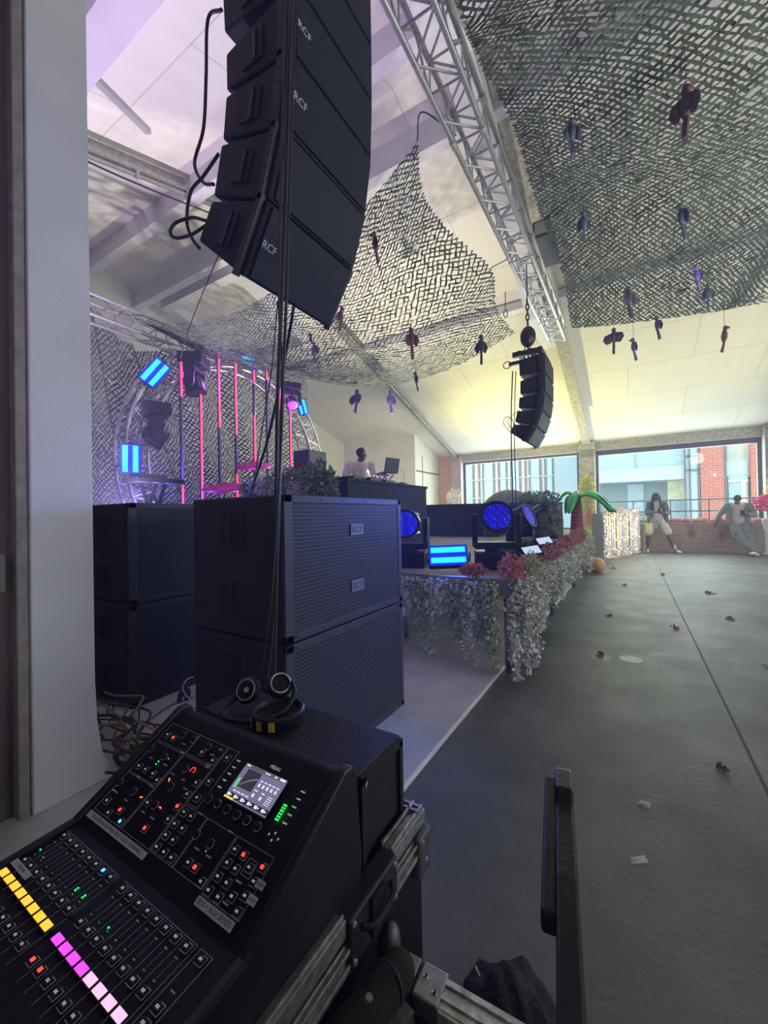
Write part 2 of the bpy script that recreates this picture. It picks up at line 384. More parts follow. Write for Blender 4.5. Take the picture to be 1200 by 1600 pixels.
# near wall section and pillar on the left
struct('wall_near_left', MB().box(-4.2, -2.12, -6, .60, 0, 5.6), BROWNP)
struct('trim_wall_ledge', MB().box(-2.12, -2.07, -.8, .545, .98, 1.06).box(-2.12, -2.05, .50, .56, .93, 1.08), mat('ledge paint', (.16, .12, .13), .6), bevel=.006)
struct('trim_jamb', MB().box(-2.2, -2.065, .595, .633, 0, 5.6), mat('scuffed jamb paint', (.27, .22, .22), .6, var=.25, vs=20), bevel=.006)
pl = MB(); prof = [(.635, 5.6), (.85, 5.6), (.858, .5), (.866, .30), (.885, .16), (.92, .07), (.97, .03), (.635, .03)]
pl.prism(prof, -2.5, -2.05, 'X')
struct('pillar', pl, WHITE, bevel=.006)
# roof steel / beams
for i, X in ((1, -5.56), (2, -1.17), (3, 3.2)):
    b = MB(); w2 = .11 if i != 1 else .055
    for ya, yb, dep in ((14.4, 12.2, .16), (12.2, 9.0, .28), (9.0, YR, .34), (YR, -1.0, .30), (-1., -6, .3)):
        if i == 1: dep = .2
        za, zb = cz(ya), cz(yb)
        b.prism([(ya, za), (yb, zb), (yb, zb-dep), (ya, za-dep)], X-w2, X+w2, 'X')
    struct('beam_rafter_%d' % (i+1), b, CONC if i != 1 else STEEL)
# boxed white soffit beside the rafter over the truss
struct('beam_boxing', MB().prism([(9.6, cz(9.6)), (4.0, cz(4.0)), (-1, cz(-1)), (-1, cz(-1)-.38), (4.0, cz(4.0)-.4), (8.1, cz(8.1)-.40)], -1.62, -1.29, 'X'), WHITE)
# ridge beams along X and lowered ridge board
for n, (y, dz, t) in enumerate(((3.62, .34, .16), (4.82, .36, .16), (1.75, .2, .3))):
    struct('beam_purlin_%d' % (n+1), MB().box(-9.4, 8.8, y-t/2, y+t/2, cz(y)-dz, cz(y)+.05), WHITE)
struct('beam_tie', MB().box(-9.4, 8.8, 8.0, 8.16, cz(8.0)-.2, cz(8.1)-.02), WHITE)
struct('beam_batten', MB().bar((-4.57, 1.95, cz(1.95)-.03), (-4.93, 2.7, cz(2.7)-.03), .07, .06), mat('lilac grey batten', (.4, .38, .42), .6))
# coffers in the left bay: raised box edges
k = MB()
k.prism([(5.15, cz(5.15)), (7.3, cz(7.3)), (7.3, cz(7.3)-.22), (5.15, cz(5.15)-.22)], -8.9, -8.7, 'X')
k.prism([(5.15, cz(5.15)), (7.3, cz(7.3)), (7.3, cz(7.3)-.22), (5.15, cz(5.15)-.22)], -6.6, -6.4, 'X')
k.box(-8.9, -6.4, 5.1, 5.3, cz(5.2)-.25, cz(5.2)+.1); k.box(-8.9, -6.4, 7.2, 7.4, cz(7.3)-.25, cz(7.3)+.1)
struct('beam_coffer', k, WHITE)
# outside ground
struct('street', MB().box(-60, 60, 15.5, 80, -5, -4.8), mat('asphalt', (.2, .2, .2), .9))

# ================================================================== OUTSIDE
def facade():
    F = 23.0
    def rect(x0, x1, y0, y1, dy=.0, th=.15):
        a = at(x0, y0, Y=F-dy); b = at(x1, y1, Y=F-dy)
        return MB().box(min(a.x, b.x), max(a.x, b.x), F-dy, F-dy+th, min(a.z, b.z), max(a.z, b.z))
    t = thing('office_building', 'blue-grey panelled building with red brick piers across the street, behind the right window', 'building', (1.5, F, -4.8))
    MB().box(-3.5-1.5, 9-1.5, .35, 1.2, 0, 14).build('wall', mat('blue grey cladding', (.33, .44, .5), .6, var=.1), t)
    def part(n, x0, x1, y0, y1, m, dy=0, th=.3, lab=None):
        mb = rect(x0, x1, y0, y1, dy, th)
        mb.v = [p-V((1.5, F, -4.8)) for p in mb.v]; o = mb.build(n, m, t)
        if lab: o['label'] = lab
        return o
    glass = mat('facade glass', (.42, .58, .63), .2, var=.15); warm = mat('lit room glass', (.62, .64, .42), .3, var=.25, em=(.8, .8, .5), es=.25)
    pale = mat('pale cladding', (.52, .64, .70), .5); dk = mat('dark joint', (.14, .17, .2), .6)
    part('parapet_panel', 925, 1071, 690, 738, glass, .9, .1, 'blue glass balcony front')
    part('balcony_slab', 925, 1071, 736, 748, pale, 1.1, 1.4)
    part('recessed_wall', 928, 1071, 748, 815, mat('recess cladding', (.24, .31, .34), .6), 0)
    w1 = part('window', 980, 1006, 757, 800, glass, .06, .1); part('window', 1043, 1071, 752, 780, warm, .06, .1, 'window with a warm lit room behind')
    part('window', 1043, 1071, 783, 815, glass, .06, .1)
    part('pilaster', 1071, 1092, 690, 830, pale, 1.2, .4)
    for x in (1070.5, 1078, 1092, 1134): part('joint', x, x+.9, 690, 830, dk, 1.27, .08)
    part('joint', 1071, 1092, 712, 713, dk, 1.27, .08); part('joint', 1071, 1092, 734, 735, dk, 1.27, .08)
    part('joint', 992, 993, 690, 738, dk, .95, .08)
    part('brick_pier', 1093, 1134, 690, 830, RBRICK, 1.25, .5)
    part('cladding_panel', 1135, 1171, 690, 745, mat('beige mesh panel', (.55, .58, .50), .7, var=.15, vs=3), 1.0, .3)
    part('cladding_panel', 1135, 1171, 720, 830, pale, 1.05, .3)
    wq = part('window', 1138, 1169, 745, 800, glass, 1.15, .1); part('window_frame', 1138, 1169, 750, 752, mat('cream blind', (.8, .8, .62), .6), 1.2, .08)
    part('window_frame', 1158, 1166, 752, 800, mat('cream blind', (.8, .8, .62), .6), 1.2, .06)
    part('brick_pier', 1172, 1200, 690, 830, RBRICK, 1.25, .5)
    for x, y in ((1002, 748), (1057, 746), (1117, 742)):
        l = part('wall_lamp', x-1.2, x+1.2, y-1.5, y+1, emit_mat('warm lamp', (1, .85, .6), 6), 1.35, .1)
    # left building
    t2 = thing('apartment_building', 'very pale glazed building with pinkish vertical strips, seen through the left window', 'building', (-5, 26, -4.8))
    F2 = 26
    MB().box(-16+5, -3.0+5, 0.4, 8, 0, 16).build('wall', mat('very pale cladding', (.62, .72, .74), .6, var=.08), t2)
    x = 727; i = 0; cols = [mat('pale blue glazing', (.5, .68, .72), .25, var=.12), mat('pink strip cladding', (.74, .50, .48), .6, var=.1), mat('cream strip', (.74, .72, .62), .6)]
    while x < 925:
        wd = (14, 9, 6, 17, 8, 12, 7)[i % 7]; m = cols[(0, 1, 2, 0, 1, 0, 2)[i % 7]]
        a = at(x, 690, Y=F2); b = at(x+wd-1, 860, Y=F2)
        mb = MB().box(a.x+5, b.x+5, 0, .3, b.z+4.8 if b.z > -4.8 else 0, a.z+4.8); mb.build('facade_strip', m, t2); x += wd; i += 1
    for zz in (2.2, 3.4, 4.6): MB().box(-16+5, -3.0+5, -.06, .02, zz+4.8, zz+4.86).build('floor_band', mat('pale band', (.5, .55, .56), .6), t2)
facade()
# balcony rail behind the parapet
t = thing('balcony_railing', 'dark tubular railing behind the brick planter in the right window', 'railing', (1, 14.74, .8))
def rel(mb, t): mb.v = [p-V(t.location) for p in mb.v]; return mb
for z in (1.5, 1.17): rel(MB().tube([(-.95, 14.74, z), (3.02, 14.74, z)], .02), t).build('rail', DGREY, t)
for x in (-.85, .05, 1.0, 1.9, 2.85): rel(MB().tube([(x, 14.74, .84), (x, 14.74, 1.5)], .016), t).build('post', DGREY, t)
# ================================================================== NETS
def coons(N, Fv, Rt, Lt=None):
    N, Fv, Rt = spline(N, 6), spline(Fv, 6), spline(Rt, 6); Lt = spline(Lt, 6) if Lt else None
    def ev(P, t):
        x = max(0, min(1, t))*(len(P)-1); i = min(int(x), len(P)-2); return P[i].lerp(P[i+1], x-i)
    def S(u, v):
        p = ev(N, u).lerp(ev(Fv, u), v); p += u*(ev(Rt, v)-Rt[0].lerp(Rt[-1], v))
        if Lt: p += (1-u)*(ev(Lt, v)-Lt[0].lerp(Lt[-1], v))
        return p
    return S
def net(name, S, nu, nv, wid, m, label, seed, sag=None, lean=.5):
    """camouflage net: rows of zigzag fabric ribbons joined at their peaks, leaving chevron holes"""
    rr = random.Random(seed); mb = MB()
    cols_ = 2*nu+1
    jit = {}
    def P(i, j):
        # i: node row, j: half column
        u = j/(cols_-1); v = i/nv
        q = jit.get((i, j))
        if q is None: q = jit[(i, j)] = (rr.uniform(-.34, .34), rr.uniform(-.26, .26), rr.uniform(-1, 1))
        u += q[0]/(cols_-1); v += q[1]/nv
        p = S(min(1, max(0, u)), min(1, max(0, v)))
        if sag: p = p+sag(u, v)
        return p, q[2]
    for i in range(nv):
        prev = None
        for j in range(cols_):
            k = i + (j+i) % 2      # zigzag between node rows i and i+1
            p, h = P(k, j)
            du = P(k, min(j+1, cols_-1))[0]-P(k, max(j-1, 0))[0]; dv = P(min(k+1, nv), j)[0]-P(max(k-1, 0), j)[0]
            n = du.cross(dv)
            if n.length > 1e-9: n.normalize()
            if dv.length > 1e-9: dv.normalize()
            ww = wid*(.75+.5*rr.random())
            o = (dv+n*h*lean)*ww*.5
            a = len(mb.v); mb.v += [p-o, p+o]
            if prev is not None and rr.random() > .012: mb.f.append((prev, a, a+1, prev+1))
            prev = a
    o = mb.build(name, m, None, recalc=False); tag(o, label, 'camouflage net', 'camouflage nets')
    return o
A_ = at(652, 220, Z=4.4); C_ = at(805, 520, Z=4.0)
Lt0, Lt1 = V((-5.5, 2.5, 3.86)), V((-5.5, 4.1, 3.80))
SL_ = coons([Lt0, at(215, 497, Z=3.85), at(273, 506, Z=3.7), at(359, 490, Z=3.7), at(417, 460, Z=3.8), at(500, 392, Z=4.0), at(580, 310, Z=4.2), A_],
            [Lt1, at(420, 575, Z=3.75), at(480, 592, Z=3.7), at(590, 605, Z=3.6), at(700, 578, Z=3.65), C_],
            [A_, at(662, 300, Z=4.32), at(700, 355, Z=4.25), at(768, 418, Z=4.25), at(776, 480, Z=4.1), C_])
net('camouflage_net', (lambda u, v: SL_(v, u)), 52, 112, .027, NETM, 'camouflage net canopy sagging over the stage, left of the truss', 3,
    sag=lambda v, u: V((0, 0, -.22*math.sin(math.pi*min(1, max(0, u)))*math.sin(math.pi*min(1, max(0, v)))+.03*math.sin(u*23)*math.sin(math.pi*max(0, min(1, v))))))
nl = [(712, 0, 4.62), (745, 85, 4.6), (790, 170, 4.58), (812, 225, 4.5), (830, 290, 4.45), (855, 360, 4.4), (880, 430, 4.3), (893, 512, 4.15)]
SR = coons([V((-.9, .6, 4.6)), V((1.2, .6, 4.6)), V((3.6, .6, 4.6))],
           [at(893, 513, Z=4.15), at(960, 508, Z=4.12), at(1040, 498, Z=4.13), at(1120, 487, Z=4.13), at(1200, 474, Z=4.15), V((3.6, 8.9, 4.2))],
           [V((3.6, .6, 4.6)), V((3.6, 4, 4.4)), V((3.6, 8.9, 4.2))], [V((-.9, .6, 4.6)), V((-.9, 1.3, 4.6))]+[at(x, y, Z=z) for x, y, z in nl])
net('camouflage_net', (lambda u, v: SR(v, u)), 100, 100, .034, NETM, 'large camouflage net canopy hung right of the truss over the dark floor', 5,
    sag=lambda v, u: V((0, 0, -.16*math.sin(math.pi*min(1, max(0, u)))*math.sin(math.pi*min(1, max(0, v)))+.09*math.sin(v*19)*math.sin(math.pi*max(0, min(1, v)))*min(1, u*4))))
XB = -5.95
tp = [V((XB, 2.3, 4.05)), at(141, 482, X=XB), at(177, 524, X=XB), at(212, 545, X=XB), at(245, 548, X=XB), at(300, 548, X=XB), at(350, 555, X=XB), at(420, 572, X=XB), at(479, 590, X=XB)]
yb = tp[-1].y
SB = coons([V((XB, 2.3, .74)), V((XB, 4.6, .74)), V((XB, yb, .74))], tp, [V((XB, yb, .74)), V((XB, yb+.02, 2.2)), tp[-1]])
net('camouflage_net', SB, 66, 92, .029, NETP, 'camouflage net hung upright as the backdrop behind the arch truss', 9,
    sag=lambda u, v: V((.08*math.sin(u*26)+.05*math.sin(u*61), 0, 0)))

# ================================================================== TRUSSES
def truss_mb(path, upv, wd, r=.024, rb=.011, step=1):
    """box truss along path: list of (centre, side vector, up vector)"""
    ch = [[], [], [], []]
    for c_, s_, u_ in path:
        for q, (a, b) in enumerate(((-1, -1), (1, -1), (1, 1), (-1, 1))): ch[q].append(c_+s_*a*wd/2+u_*b*wd/2)
    return ch
def truss(name, path, wd, label, r=.024, rb=.010, joints=8):
    t = thing(name, label, 'truss', path[0][0]); L = V(t.location)
    ch = truss_mb(path, None, wd)
    for q in range(4): MB().tube([p-L for p in ch[q]], r, 10).build('chord', ALU, t, smooth=True)
    br = MB(); n = len(path)
    for i in range(n-1):
        for q in range(4):
            q2 = (q+1) % 4
            a, b = (ch[q][i], ch[q2][i+1]) if i % 2 else (ch[q2][i], ch[q][i+1])
            br.tube([a-L, b-L], rb, 6)
            if i % 2 == 0: br.tube([ch[q][i]-L, ch[q2][i]-L], rb, 6)
    br.build('lattice_bracing', ALU, t)
    for i in range(joints, n-1, joints):
        for q in range(4):
            tdir = (path[min(i+1, n-1)][0]-path[max(i-1, 0)][0]).normalized()
            MB().lathe(ch[q][i]-L-tdir*.04, tdir, [(0, r*1.25), (.08, r*1.25)], 10).build('coupler', STEEL, t)
    return t
zt = 4.5
tr = truss('box_truss', [(V((-1.15, y*.25-.6, zt+.135)), V((1, 0, 0)), V((0, 0, 1))) for y in range(0, 37)], .27, 'long straight aluminium box truss running under the roof between the two net canopies')
# truss that carries the backdrop
truss('box_truss', [(V((-5.62, 1.6+.27*i, 3.83-.004*i)), V((1, 0, 0)), V((0, 0, 1))) for i in range(11)], .25, 'short aluminium truss at the upper left above the backdrop net', r=.022)
# circular arch truss
cyc, czc, Ra = 4.42, 2.02, 1.72
path = []
for i in range(0, 45):
    th = R(-40+260*i/44); rad = V((0, math.cos(th), math.sin(th)))
    path.append((V((-5.42, cyc, czc))+rad*Ra, V((1, 0, 0)), rad))
arch = truss('arch_truss', path, .27, 'big circular aluminium arch truss standing in front of the backdrop net', r=.022, joints=11)

# chain hoist, hooks, wires
t = thing('chain_hoist', 'black chain hoist hanging from the roof beam above the far speaker array', 'hoist', (-1.12, 5.55, 3.5)); L = V(t.location)
rel(MB().ell((-1.12, 5.55, 3.53), .10, .10, .14, 16, 12), t).build('motor_body', BLACKM, t, smooth=True)
hk = MB()
for i in range(5): hk.tube([V((-1.12, 5.55, 3.72+.07*i))+V((math.cos(a)*.02*(i % 2), math.cos(a)*.02*(1-i % 2), math.sin(a)*.045)) for a in [R(30*q) for q in range(12)]], .009, 6, closed=True)
rel(hk, t).build('chain', BLACKM, t)
rel(MB().tube([(-1.12, 5.55, 4.05), (-1.12, 5.55, 4.5)], .008), t).build('sling', BLACKM, t)
rel(MB().tube([(-1.12, 5.45, 3.45), (-1.1, 5.2, 3.2)], .006).tube([(-1.12, 5.65, 3.45), (-1.1, 5.9, 3.2)], .006).tube([(-1.12, 5.55, 3.4), (-1.12, 5.55, 3.2)], .012), t).build('bridle', BLACKM, t)
for p, lab in ((at(790, 490, Z=4.35), 'small steel shackle dangling at the lower corner of the stage net'),):
    t = thing('shackle', lab, 'shackle', p)
    MB().tube([V((.03*math.cos(a), 0, .06*math.sin(a))) for a in [R(30*q) for q in range(12)]], .008, 6, closed=True).build('ring', BLACKM, t)
    MB().tube([(0, 0, .06), (.0, 0, .35)], .006).build('wire', BLACKM, t)
def cable(pts, r, m, label, name='cable', n=8, group=None, sub=8, cat='cable'):
    o = MB().tube(spline(pts, sub), r, n).build(name, m, None, smooth=True); return tag(o, label, cat, group)
cable([A_, at(660, 175, Z=4.55), V((-1.28, 3.45, 4.62))], .006, CABLE, 'thin wire tying the pointed tip of the stage net to the truss', 'net_wire')
cable([at(768, 418, Z=4.25), V((-1.28, 5.3, 4.5))], .006, CABLE, 'thin wire tying the side of the stage net to the truss', 'net_wire')
cable([at(362, 350, X=-1.95), at(300, 500, X=-2.6), at(282, 560, X=-3.0)], .003, CABLE, 'thin grey line slanting from the near speaker array down to the arch', 'safety_wire')
# heater box on rafter
t = thing('junction_box', 'grey metal box fixed under the concrete rafter beside the right net', 'box', (-1.02, 6.55, cz(6.55)-.5))
MB().box(-.12, .12, -.42, .42, -.10, .14).build('housing', DGREY, t, bevel=.01); MB().box(-.09, .09, -.44, -.42, -.07, .1).build('cover_plate', STEEL, t)
# cable tray along second rafter
t = thing('cable_tray', 'steel channel rail with small clips running up the left rafter', 'cable tray', (-5.40, 4.2, cz(4.2)-.4))
def tray(m_, y0, y1, off, w2, h2):
    return [V((-5.40, y0, cz(y0)-.24+off))-V(t.location), V((-5.40, y1, cz(y1)-.24+off))-V(t.location)]
MB().bar(*tray(0, 1.0, 4.25, 0, 0, 0), .10, .04).bar(*tray(0, 4.25, 11.5, 0, 0, 0), .10, .04).build('channel', STEEL, t)
MB().tube(tray(0, 1.0, 4.25, -.06, 0, 0), .018).tube(tray(0, 4.25, 11.5, -.06, 0, 0), .018).build('conduit', ALU, t)
for i in range(14):
    y = 1.4+.7*i; MB().box(-.03, .03, y-.02-4.2, y+.02-4.2, cz(y)-.24-.10-t.location.z, cz(y)-.24-t.location.z).build('clip', STEEL, t)
cable([(-5.5, 1.2, 5.35), (-5.5, 2.6, 5.6), (-5.45, 4.2, 6.0)], .012, CABLE, 'thin black cable running beside the steel rail on the roof', 'roof_cable')
# small ceiling dent, imitated by a raised grey bump
tag(MB().ell(at(265, 40, Z=5.85)+V((0, 0, .03)), .09, .07, .04).build('ceiling_dent', mat('dent grey', (.25, .22, .24), .8), None, smooth=True), 'small grey dent in the white ceiling at the upper left', 'ceiling dent')
# ================================================================== SPEAKERS
def line_array(name, label, prof, y0, y1, loc, logo_cabs, flybar=True):
    """prof: list of ((front top),(front bottom),(rear bottom),(rear top)) x,z"""
    t = thing(name, label, 'line array speaker', loc); L = V(loc)
    for n, (ft, fb, rb, rt) in enumerate(prof):
        mb = MB().prism([(p[0]-L.x, p[1]-L.z) for p in (ft, fb, rb, rt)], y0-L.y, y1-L.y)
        cb = mb.build('cabinet', BLACK, t, bevel=.012)
        f0, f1, r0, r1 = V((ft[0], 0, ft[1])), V((fb[0], 0, fb[1])), V((rb[0], 0, rb[1])), V((rt[0], 0, rt[1]))
        up = (f0-f1).normalized(); out = V((up.z, 0, -up.x)); mid = (f0+f1)/2; h = (f0-f1).length
        ym = (y0+y1)/2
        MB().obox(mid+V((0, ym, 0))+out*.006-L, (0, 1, 0), up, out, (y1-y0)/2-.03, h/2-.014, .008).build('grille', GRILLE2, cb)
        c0 = (f0+f1+r0+r1)/4; d = ((f0+f1)/2-(r0+r1)/2).normalized(); u2 = V((-d.z, 0, d.x))
        for yy, sgn in ((y0, -1), (y1, 1)):
            MB().obox(c0-d*.02+V((0, yy+sgn*.001, 0))-L, d, (0, 1, 0), u2, .07, .006, .07*h/.3).build('handle', HREC, cb)
            MB().obox(c0+d*.0+V((0, yy+sgn*.008, 0))-L, d, (0, 1, 0), u2, .010, .008, .068*h/.3).build('handle_bar', BLACKP, cb)
            q = (f0+f1)/2-out*.04+V((0, yy+sgn*.012, 0))-L
            MB().obox(q, out, (0, 1, 0), up, .016, .012, h/2+.012).build('rigging_bar', BLACKM, cb)
            if sgn < 0:
                for z_ in (-.3, -.1, .1, .3): MB().lathe(q+up*h*z_+V((0, sgn*.012, 0)), (0, sgn, 0), [(0, .006), (.002, .006)], 8).build('pin_hole', DGREY, cb)
        if n in logo_cabs:
            text('logo', 'RCF', .05, LOGO, cb, mid+V((0, y0+.075, 0))+out*.017-L, (0, 1, 0), up)
            ring = MB().tube([mid+V((0, y0+.075, 0))+out*.016-L+(V((0, 1, 0))*math.cos(a)+up*math.sin(a))*.052 for a in [R(15*q) for q in range(24)]], .0012, 4, closed=True).build('logo_ring', DGREY, cb)
    if flybar:
        p = prof[0][0]; q = prof[0][3]
        fb_ = MB()
        for yy in (y0+.03, y1-.03): fb_.bar((p[0]-.02-L.x, yy-L.y, p[1]+.04-L.z), (q[0]-L.x-.08, yy-L.y, p[1]+.04-L.z), .05, .06)
        for xx in (p[0]-.04, (p[0]+q[0])/2, q[0]): fb_.bar((xx-L.x, y0-L.y, p[1]+.05-L.z), (xx-L.x, y1-L.y, p[1]+.05-L.z), .05, .05)
        fb_.build('fly_bar', BLACKM, t)
    return t
GRILLE2 = mat('array grille', (.014, .016, .028), .6, spec=.2)
HREC = mat('handle recess', (.008, .008, .012), .7)
nf = [(-1.25, 4.22), (-1.25, 3.93), (-1.255, 3.61), (-1.27, 3.29), (-1.32, 2.985), (-1.42, 2.69), (-1.605, 2.385)]
nr = [((-1.73, 4.17), (-1.73, 3.98)), ((-1.73, 3.88), (-1.72, 3.68)), ((-1.71, 3.56), (-1.71, 3.375)), ((-1.715, 3.345), (-1.745, 3.14)), ((-1.757, 3.12), (-1.825, 2.885)), ((-1.84, 2.865), (-1.956, 2.70))]
prof = [(nf[i], (nf[i+1][0], nf[i+1][1]+.006), nr[i][1], nr[i][0]) for i in range(6)]
line_array('line_array_speaker', 'huge black curved speaker array hanging in front of the pillar, six cabinets tall', prof, 1.33, 2.0, (-1.45, 1.66, 4.22), (2, 3, 5))
ff = [(-.877, 3.17), (-.879, 2.92), (-.885, 2.68), (-.918, 2.465), (-.985, 2.27), (-1.10, 2.082)]
fr = [((-1.17, 3.12), (-1.165, 2.93)), ((-1.16, 2.86), (-1.163, 2.70)), ((-1.176, 2.655), (-1.187, 2.53)), ((-1.203, 2.49), (-1.235, 2.36)), ((-1.246, 2.33), (-1.304, 2.235))]
prof = [(ff[i], (ff[i+1][0], ff[i+1][1]+.006), fr[i][1], fr[i][0]) for i in range(5)]
line_array('line_array_speaker', 'smaller looking black speaker array hanging over the far end of the stage, below the hoist', prof, 5.22, 5.9, (-1.05, 5.56, 3.2), ())
# cables of the arrays
cable([at(347, 15, X=-1.85), at(325, 30, X=-1.95), at(322, 120, X=-1.98), at(318, 200, X=-1.98), at(304, 255, X=-2.02), at(318, 285, X=-1.95), at(334, 288, X=-1.85)], .009, CABLE, 'black cable looping down the back of the near speaker array from its top cabinet', 'speaker_cable', group='array cables')
cable([at(342, 240, X=-1.85), at(318, 275, X=-1.95), at(298, 300, X=-2.02), at(292, 345, X=-2.02), at(300, 372, X=-2.0), at(312, 388, X=-1.95)], .009, CABLE, 'black cable arcing behind the lower cabinets of the near speaker array', 'speaker_cable', group='array cables')
cable([at(322, 345, X=-1.9), at(300, 340, X=-1.98), at(275, 348, X=-2.05), at(266, 362, X=-2.08), at(275, 372, X=-2.06), at(300, 366, X=-2.0), at(322, 352, X=-1.92)], .009, CABLE, 'black cable loop sticking out behind the bottom cabinet of the near array', 'speaker_cable', group='array cables')
cx = [((455, 0), (446, 300), (440, 470), (434, 620), (432, 760), (430, 880), (424, 1000), (415, 1075)), ((462, -10), (452, 300), (447, 480), (440, 640), (437, 760), (432, 900), (430, 1010), (428, 1070)),
      ((447, 0), (440, 250), (436, 470), (442, 600), (436, 760), (424, 930), (408, 1050)), ]
for i, c_ in enumerate(cx):
    cable([at(x, y, Y=1.12-.03*i) for x, y in c_], .0075-.0015*i, CABLE, ('thickest black cable of the bundle dropping from the near array past the subwoofers', 'thin black cable on the right of the bundle dropping from the near array', 'thin black cable on the left of the bundle dropping from the near array')[i], 'hanging_cable', group='cables hanging from the near array')
cable([at(459, 480, Y=1.6), at(445, 560, Y=1.7), at(420, 680, Y=1.8), at(398, 750, Y=2.1), at(388, 776, Y=2.3), at(384, 800, Y=2.36), at(384, 1000, Y=2.4)], .009, CABLE, 'black cable slanting from the array down behind the subwoofer stack', 'hanging_cable', group='cables hanging from the near array')
cable([at(434, 470, Y=1.9), at(424, 580, Y=2.0), at(408, 680, Y=2.1), at(395, 770, Y=2.28), at(392, 800, Y=2.32), at(390, 1000, Y=2.36)], .0045, CABLE, 'thin dark line slanting beside the thicker slanting cable behind the subwoofers', 'hanging_cable', group='cables hanging from the near array')
for i, (dx, r_) in enumerate(((0, .008), (5, .006))):
    cable([at(801+dx, 580, Y=5.1), at(799+dx, 640, Y=5.1), at(799+dx, 700, Y=5.1), at(801+dx, 770, Y=5.1), at(801+dx, 850, Y=5.1)], r_, CABLE, ('twisted thick cable dropping from the far array to the stage', 'thin cable beside it dropping from the far array to the stage')[i], 'hanging_cable', group='cables of the far array')
cable([at(812, 640, Y=5.2), at(798, 652, Y=5.2), at(794, 662, Y=5.2), at(803, 672, Y=5.2), at(800, 655, Y=5.2), at(790, 652, Y=5.2), at(787, 662, Y=5.2), at(797, 675, Y=5.2)], .005, CABLE, 'black cable loops hanging behind the far speaker array', 'speaker_cable', group='cables of the far array')
t = thing('cable_hook', 'black hook and cable loop on the bar at the back of the far array', 'hook', at(795, 570, Y=5.25))
MB().bar((0, 0, 0), (.35, .1, .05), .04, .04).build('hook_arm', BLACKM, t); MB().tube([V((-.02+.05*math.cos(a), 0, .0+.045*math.sin(a))) for a in [R(30*q) for q in range(12)]], .006, 6, closed=True).build('hook_loop', BLACKM, t)

def sub_cab(label, x0, x1, y0, y1, z0, z1, logo=True, group='subwoofer cabinets'):
    t = thing('subwoofer', label, 'subwoofer', ((x0+x1)/2, (y0+y1)/2, z0), group); L = V(t.location)
    h = z1-z0
    rel(MB().box(x0, x1-.02, y0, y1, z0, z1-.003), t).build('cabinet', BLACK2, t, bevel=.012)
    rel(MB().box(x1-.022, x1-.004, y0+.05, y1-.04, z0+.035, z1-.035), t).build('grille', GRILLE, t)
    fr = MB(); a, b = x1-.022, x1
    fr.box(a, b, y0, y0+.05, z0, z1-.003); fr.box(a, b, y1-.04, y1, z0, z1-.003); fr.box(a, b, y0, y1, z0, z0+.035); fr.box(a, b, y0, y1, z1-.038, z1-.003)
    rel(fr, t).build('front_frame', DGREY, t, bevel=.004)
    for i in range(6):
        yy = y0+.06+i*(y1-y0-.12)/5
        for zz in (z0+.018, z1-.02): rel(MB().lathe((b, yy, zz), (1, 0, 0), [(0, .006), (.002, .005)], 8), t).build('frame_screw', BLACKM, t)
    for zb_ in ((.46, .17) if logo else ()):
        ym = y0+.52*(y1-y0)
        rel(MB().box(x1-.004, x1+.004, ym-.055, ym+.055, z0+zb_-.03, z0+zb_+.03), t).build('badge', mat('badge grey', (.13, .14, .19), .5), t, bevel=.004)
        text('logo', 'RCF', .05, mat('badge ink', (.03, .03, .05), .6), t, V((x1+.005, ym, z0+zb_))-L, (0, 1, 0), (0, 0, 1))
    xm = x0+(x1-x0)*.46
    for zc in (z0+.165, z0+.48):
        hf = rel(MB().box(xm-.095, xm+.095, y0-.006, y0+.01, zc-.095, zc+.095), t).build('handle', BLACK2, t, bevel=.02)
        rel(MB().box(xm-.072, xm-.012, y0-.009, y0+.0, zc-.072, zc+.072).box(xm+.012, xm+.072, y0-.009, y0, zc-.072, zc+.072), t).build('handle_recess', HREC, hf, bevel=.008)
        rel(MB().box(xm-.011, xm+.011, y0-.016, y0+.0, zc-.08, zc+.08), t).build('handle_bar', BLACK2, hf, bevel=.006)
    for fx, fz in ((.14, .52), (.14, .12), (.86, .52), (.88, .1), (.1, .32), (.5, .32)): rel(MB().lathe((x0+(x1-x0)*fx, y0-.002, z0+fz), (0, -1, 0), [(0, .012), (.002, .01)], 10), t).build('rigging_point', HREC, t)
    return t
BLACK2 = mat('sub cabinet paint', (.024, .021, .034), .55, bump=.3, bs=260, spec=.25)
sub_cab('upper subwoofer of the front pair, perforated grille facing the dance floor', -1.855, -1.226, 1.206, 2.20, .67, 1.30)
sub_cab('lower subwoofer of the front pair, resting on the white floor', -1.855, -1.226, 1.206, 2.20, .03, .665, logo=False)
sub_cab('upper subwoofer of the rear pair beside the pillar', -3.28, -2.655, 1.30, 2.30, .675, 1.312, logo=False)
sub_cab('lower subwoofer of the rear pair beside the pillar', -3.28, -2.655, 1.30, 2.30, .03, .67, logo=False)
